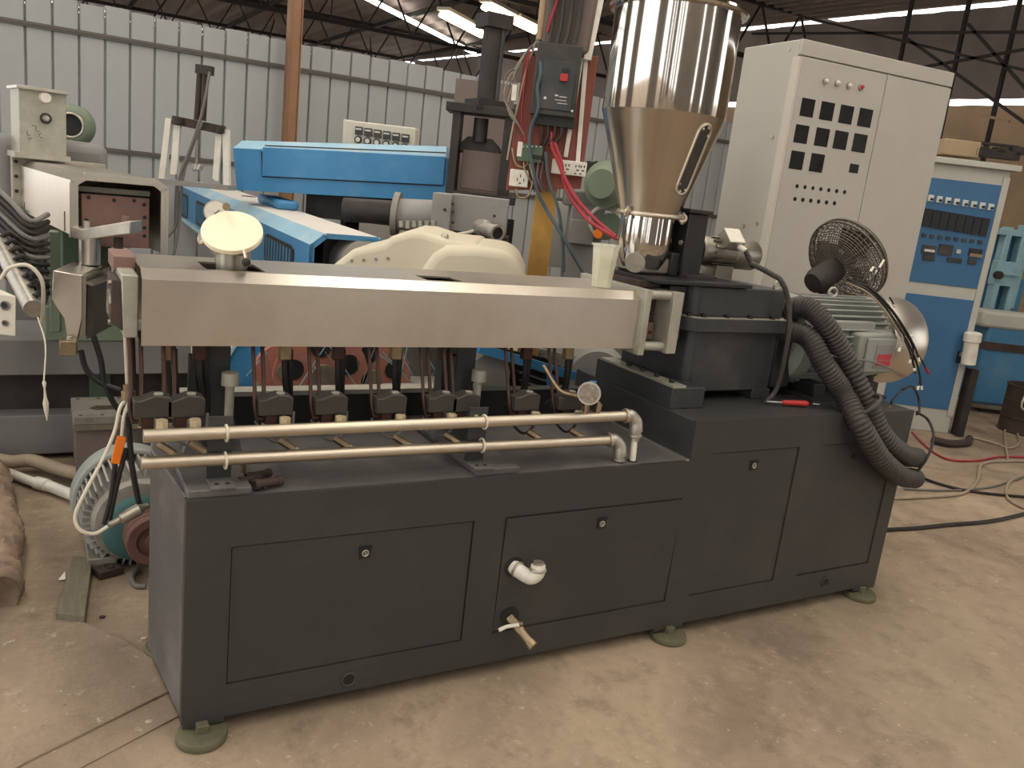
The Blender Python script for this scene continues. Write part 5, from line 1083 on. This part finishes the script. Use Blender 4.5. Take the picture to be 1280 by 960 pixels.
bw([(640, 185, .03), (645, 205, .04), (655, 209, .04), (661, 203, .05)], .005, 'brass'); bw([(662, 205, .06), (666, 225, .07), (660, 245, .07), (648, 246, .07), (645, 236, .07)], .005, 'brass')
p0, p1 = S(684, 235, -.03), S(668, 350, -.03)
MB().obox(V((p0.x, p0.y, p0.z/2))-sf.n*.04, sf.u*.052, sf.n*.04, V((0, 0, p0.z/2))).build('post', 'post_yellow', t, bevel=.004)
# ------------------------------------------------------------------ grey gear machine and green motor between board and hopper
nf_ = Face(at(735, 285, 4.9), -HZ); t = thing('grey_gearbox_machine', 'grey gearbox with green motor, seen between the board and the hopper', 'machine', V((nf_.P.x, nf_.P.y, 0)))
nf_.rect(MB(), 728, 320, 42, 130, -.4, .4).build('gear_case', 'grey_paint', t, bevel=.01); nf_.rect(MB(), 737, 250, 62, 20, -.4, .4).build('case_top', 'beam_grey', t, bevel=.01); nf_.rect(MB(), 727, 290, 30, 30, 0, .05).build('cover_plate', 'grey_paint', t, bevel=.006)
a = nf_.hit(768, 232, .05); MB().lathe([(0, 0), (.1, 0), (.125, .02), (.13, .1), (.13, .14), (.11, .15), (.08, .2), (0, .2)], a, (nf_.n+nf_.u*-.5), 28).build('motor_cowl', 'dull_green', t)
MB().torus(nf_.hit(756, 278, .08), nf_.n-nf_.u*.3, .085, .016, 28, 10).build('belt_ring', 'zinc_plate', t); MB().cyl(nf_.hit(762, 282, .06), nf_.hit(762, 282, .12), .07, n=20).build('pulley', 'dark_green', t)
c = nf_.hit(747, 292, .12); MB().cyl(c, c+nf_.n*.04, .025, n=16).build('red_button', 'orange_plug', t)
for k in range(6): c = nf_.hit(735+3*k, 208+7*(k % 3), .0); MB().cyl(c, c+nf_.n*.05, .03, n=8).build('valve_lump', 'press_dark', t)
nf_.rect(MB(), 706, 300, 26, 90, -.6, .1).build('white_panel', 'cabinet_grey', t)
q = nf_.hit(730, 380, -.2); MB().box((q.x-.25, q.y-.15, 0), (q.x+.3, q.y+.25, q.z)).build('machine_base', 'beam_grey', t)
# ------------------------------------------------------------------ things seen under the barrel cover: panel, blue hood, red wheels with teal twine
uf = Face((0, 1.3, 0), (0, -1, 0)); U = lambda x, y, y0: on(x, y, y=y0)
tag(MB().prism([U(240, 425, 1.15), U(287, 425, 1.45), U(299, 492, 1.15), U(240, 495, 1.15)], (0, .02, 0)).build('white_sheet', 'cream'), 'cream sheet metal panel seen under the steel cover near the left support', 'panel')
t = thing('blue_hood', 'curved blue and pale hood seen under the steel cover', 'hood', V((.5, 1.2, 0)))
mb = MB(); c0 = U(345, 500, 1.6)
mb.lathe([(.0, 0), (.22, 0), (.22, .3), (.0, .3)], V((U(352, 470, 1.12).x, 1.12, U(352, 470, 1.12).z)), (0, 1, 0), 40); mb.build('hood_drum', 'sky_blue', t)
MB().lathe([(.222, -.02), (.235, -.02), (.235, .1), (.222, .1)], V((U(352, 470, 1.12).x, 1.12, U(352, 470, 1.12).z)), (0, 1, 0), 40).build('drum_rim', 'sky_blue_dusty', t)
MB().box((U(320, 480, 1.12).x, 1.14, 0), (U(380, 480, 1.12).x, 1.4, .5)).build('hood_stand', 'press_dark', t)
t = thing('red_wheel_stand', 'red painted wheel discs wound with teal twine, seen under the cover', 'machine', V((.9, 1.0, 0)))
def wheel(px, py, y0, R_, nh):
    c = U(px, py, y0); n = 40; o = MB().lathe([(R_*.25, 0), (R_, 0), (R_, .03), (R_*.25, .03), (R_*.25, 0)], c, (0, 1, 0), n).build('wheel_disc', 'salmon_paint', t)
    MB().cyl(c-V((0, .03, 0)), c+V((0, .06, 0)), R_*.26, n=24).build('hub', 'wood', o)
    for k in range(nh):
        a = 2*PI*k/nh+.4; h = c+V((math.cos(a)*R_*.62, -.002, math.sin(a)*R_*.62)); MB().cyl(h, h-V((0, .003, 0)), R_*.22, n=20).build('wheel_hole', 'black', o)
    return c
wheel(402, 470, 1.0, .19, 5); wheel(352, 462, 1.02, .10, 0); wheel(462, 475, 1.03, .18, 5)
for k in range(16):
    x0, y0_, x1, y1_ = random.uniform(330, 585), random.choice((432, 440, 450)), 0, random.choice((470, 485, 492)); x1 = x0+random.uniform(-45, 45)
    P, Q = U(x0, y0_, 0.96), U(x1, y1_, 0.96); MB().cyl(P, Q, .0022, n=5).build('twine', 'pale_blue' if k % 2 else 'cable_grey', t)
MB().box((U(330, 490, 0.93).x, 0.93, U(330, 497, 0.93).z), (U(600, 490, 0.93).x, 1.14, U(330, 490, 0.93).z)).build('bench_top', 'zinc_plate', t)
MB().box((U(330, 490, 0.93).x, 0.97, 0), (U(600, 490, 0.93).x, 1.1, U(330, 497, 0.93).z)).build('bench_body', 'press_dark', t)
t = thing('blue_frame_drum', 'grey drums in a blue frame with radiator fins, seen under the cover right end', 'machine', V((1.5, 1.1, 0)))
c = U(612, 470, 1.02); MB().cyl(c, c+V((.02, .3, 0)), .10, n=32).build('drum', 'dusty_grey', t)
for a, b_ in (((598, 435), (745, 478)), ((690, 462), (690, 500))): MB().bar(U(*a, 1.0), U(*b_, 1.0), .04, .03, (0, 1, 0)).build('frame_bar', 'sky_blue', t)
MB().prism([U(630, 436, 1.1), U(700, 452, 1.1), U(712, 512, 1.1), U(630, 512, 1.1)], (0, .03, 0)).build('radiator_core', 'press_dark', t)
for k in range(10):
    a, b_ = U(644+1.5*k, 448+5.5*k, 1.04), U(684+1.0*k, 460+5.5*k, 1.04); MB().bar(a, b_, .008, .05, (0, 1, 0)).build('radiator_fin', 'zinc_plate' if k % 2 else 'press_dark', t)
c = U(745, 475, 1.04); MB().lathe([(.0, 0), (.14, 0), (.17, .03), (.17, .3), (0, .3)], c, (.3, 1, 0), 36).build('drum', 'dusty_grey', t)
for k in range(6): a, b_ = U(672+3*k, 436+3*k, 1.1), U(742+2*k, 452+4*k, 1.1); MB().bar(a, b_, .012, .03, (0, 1, 0)).build('belt_strip', 'zinc_plate', t)
MB().box((U(620, 500, 1.05).x, 1.08, 0), (U(760, 500, 1.05).x, 1.3, .55)).build('stand', 'press_dark', t)
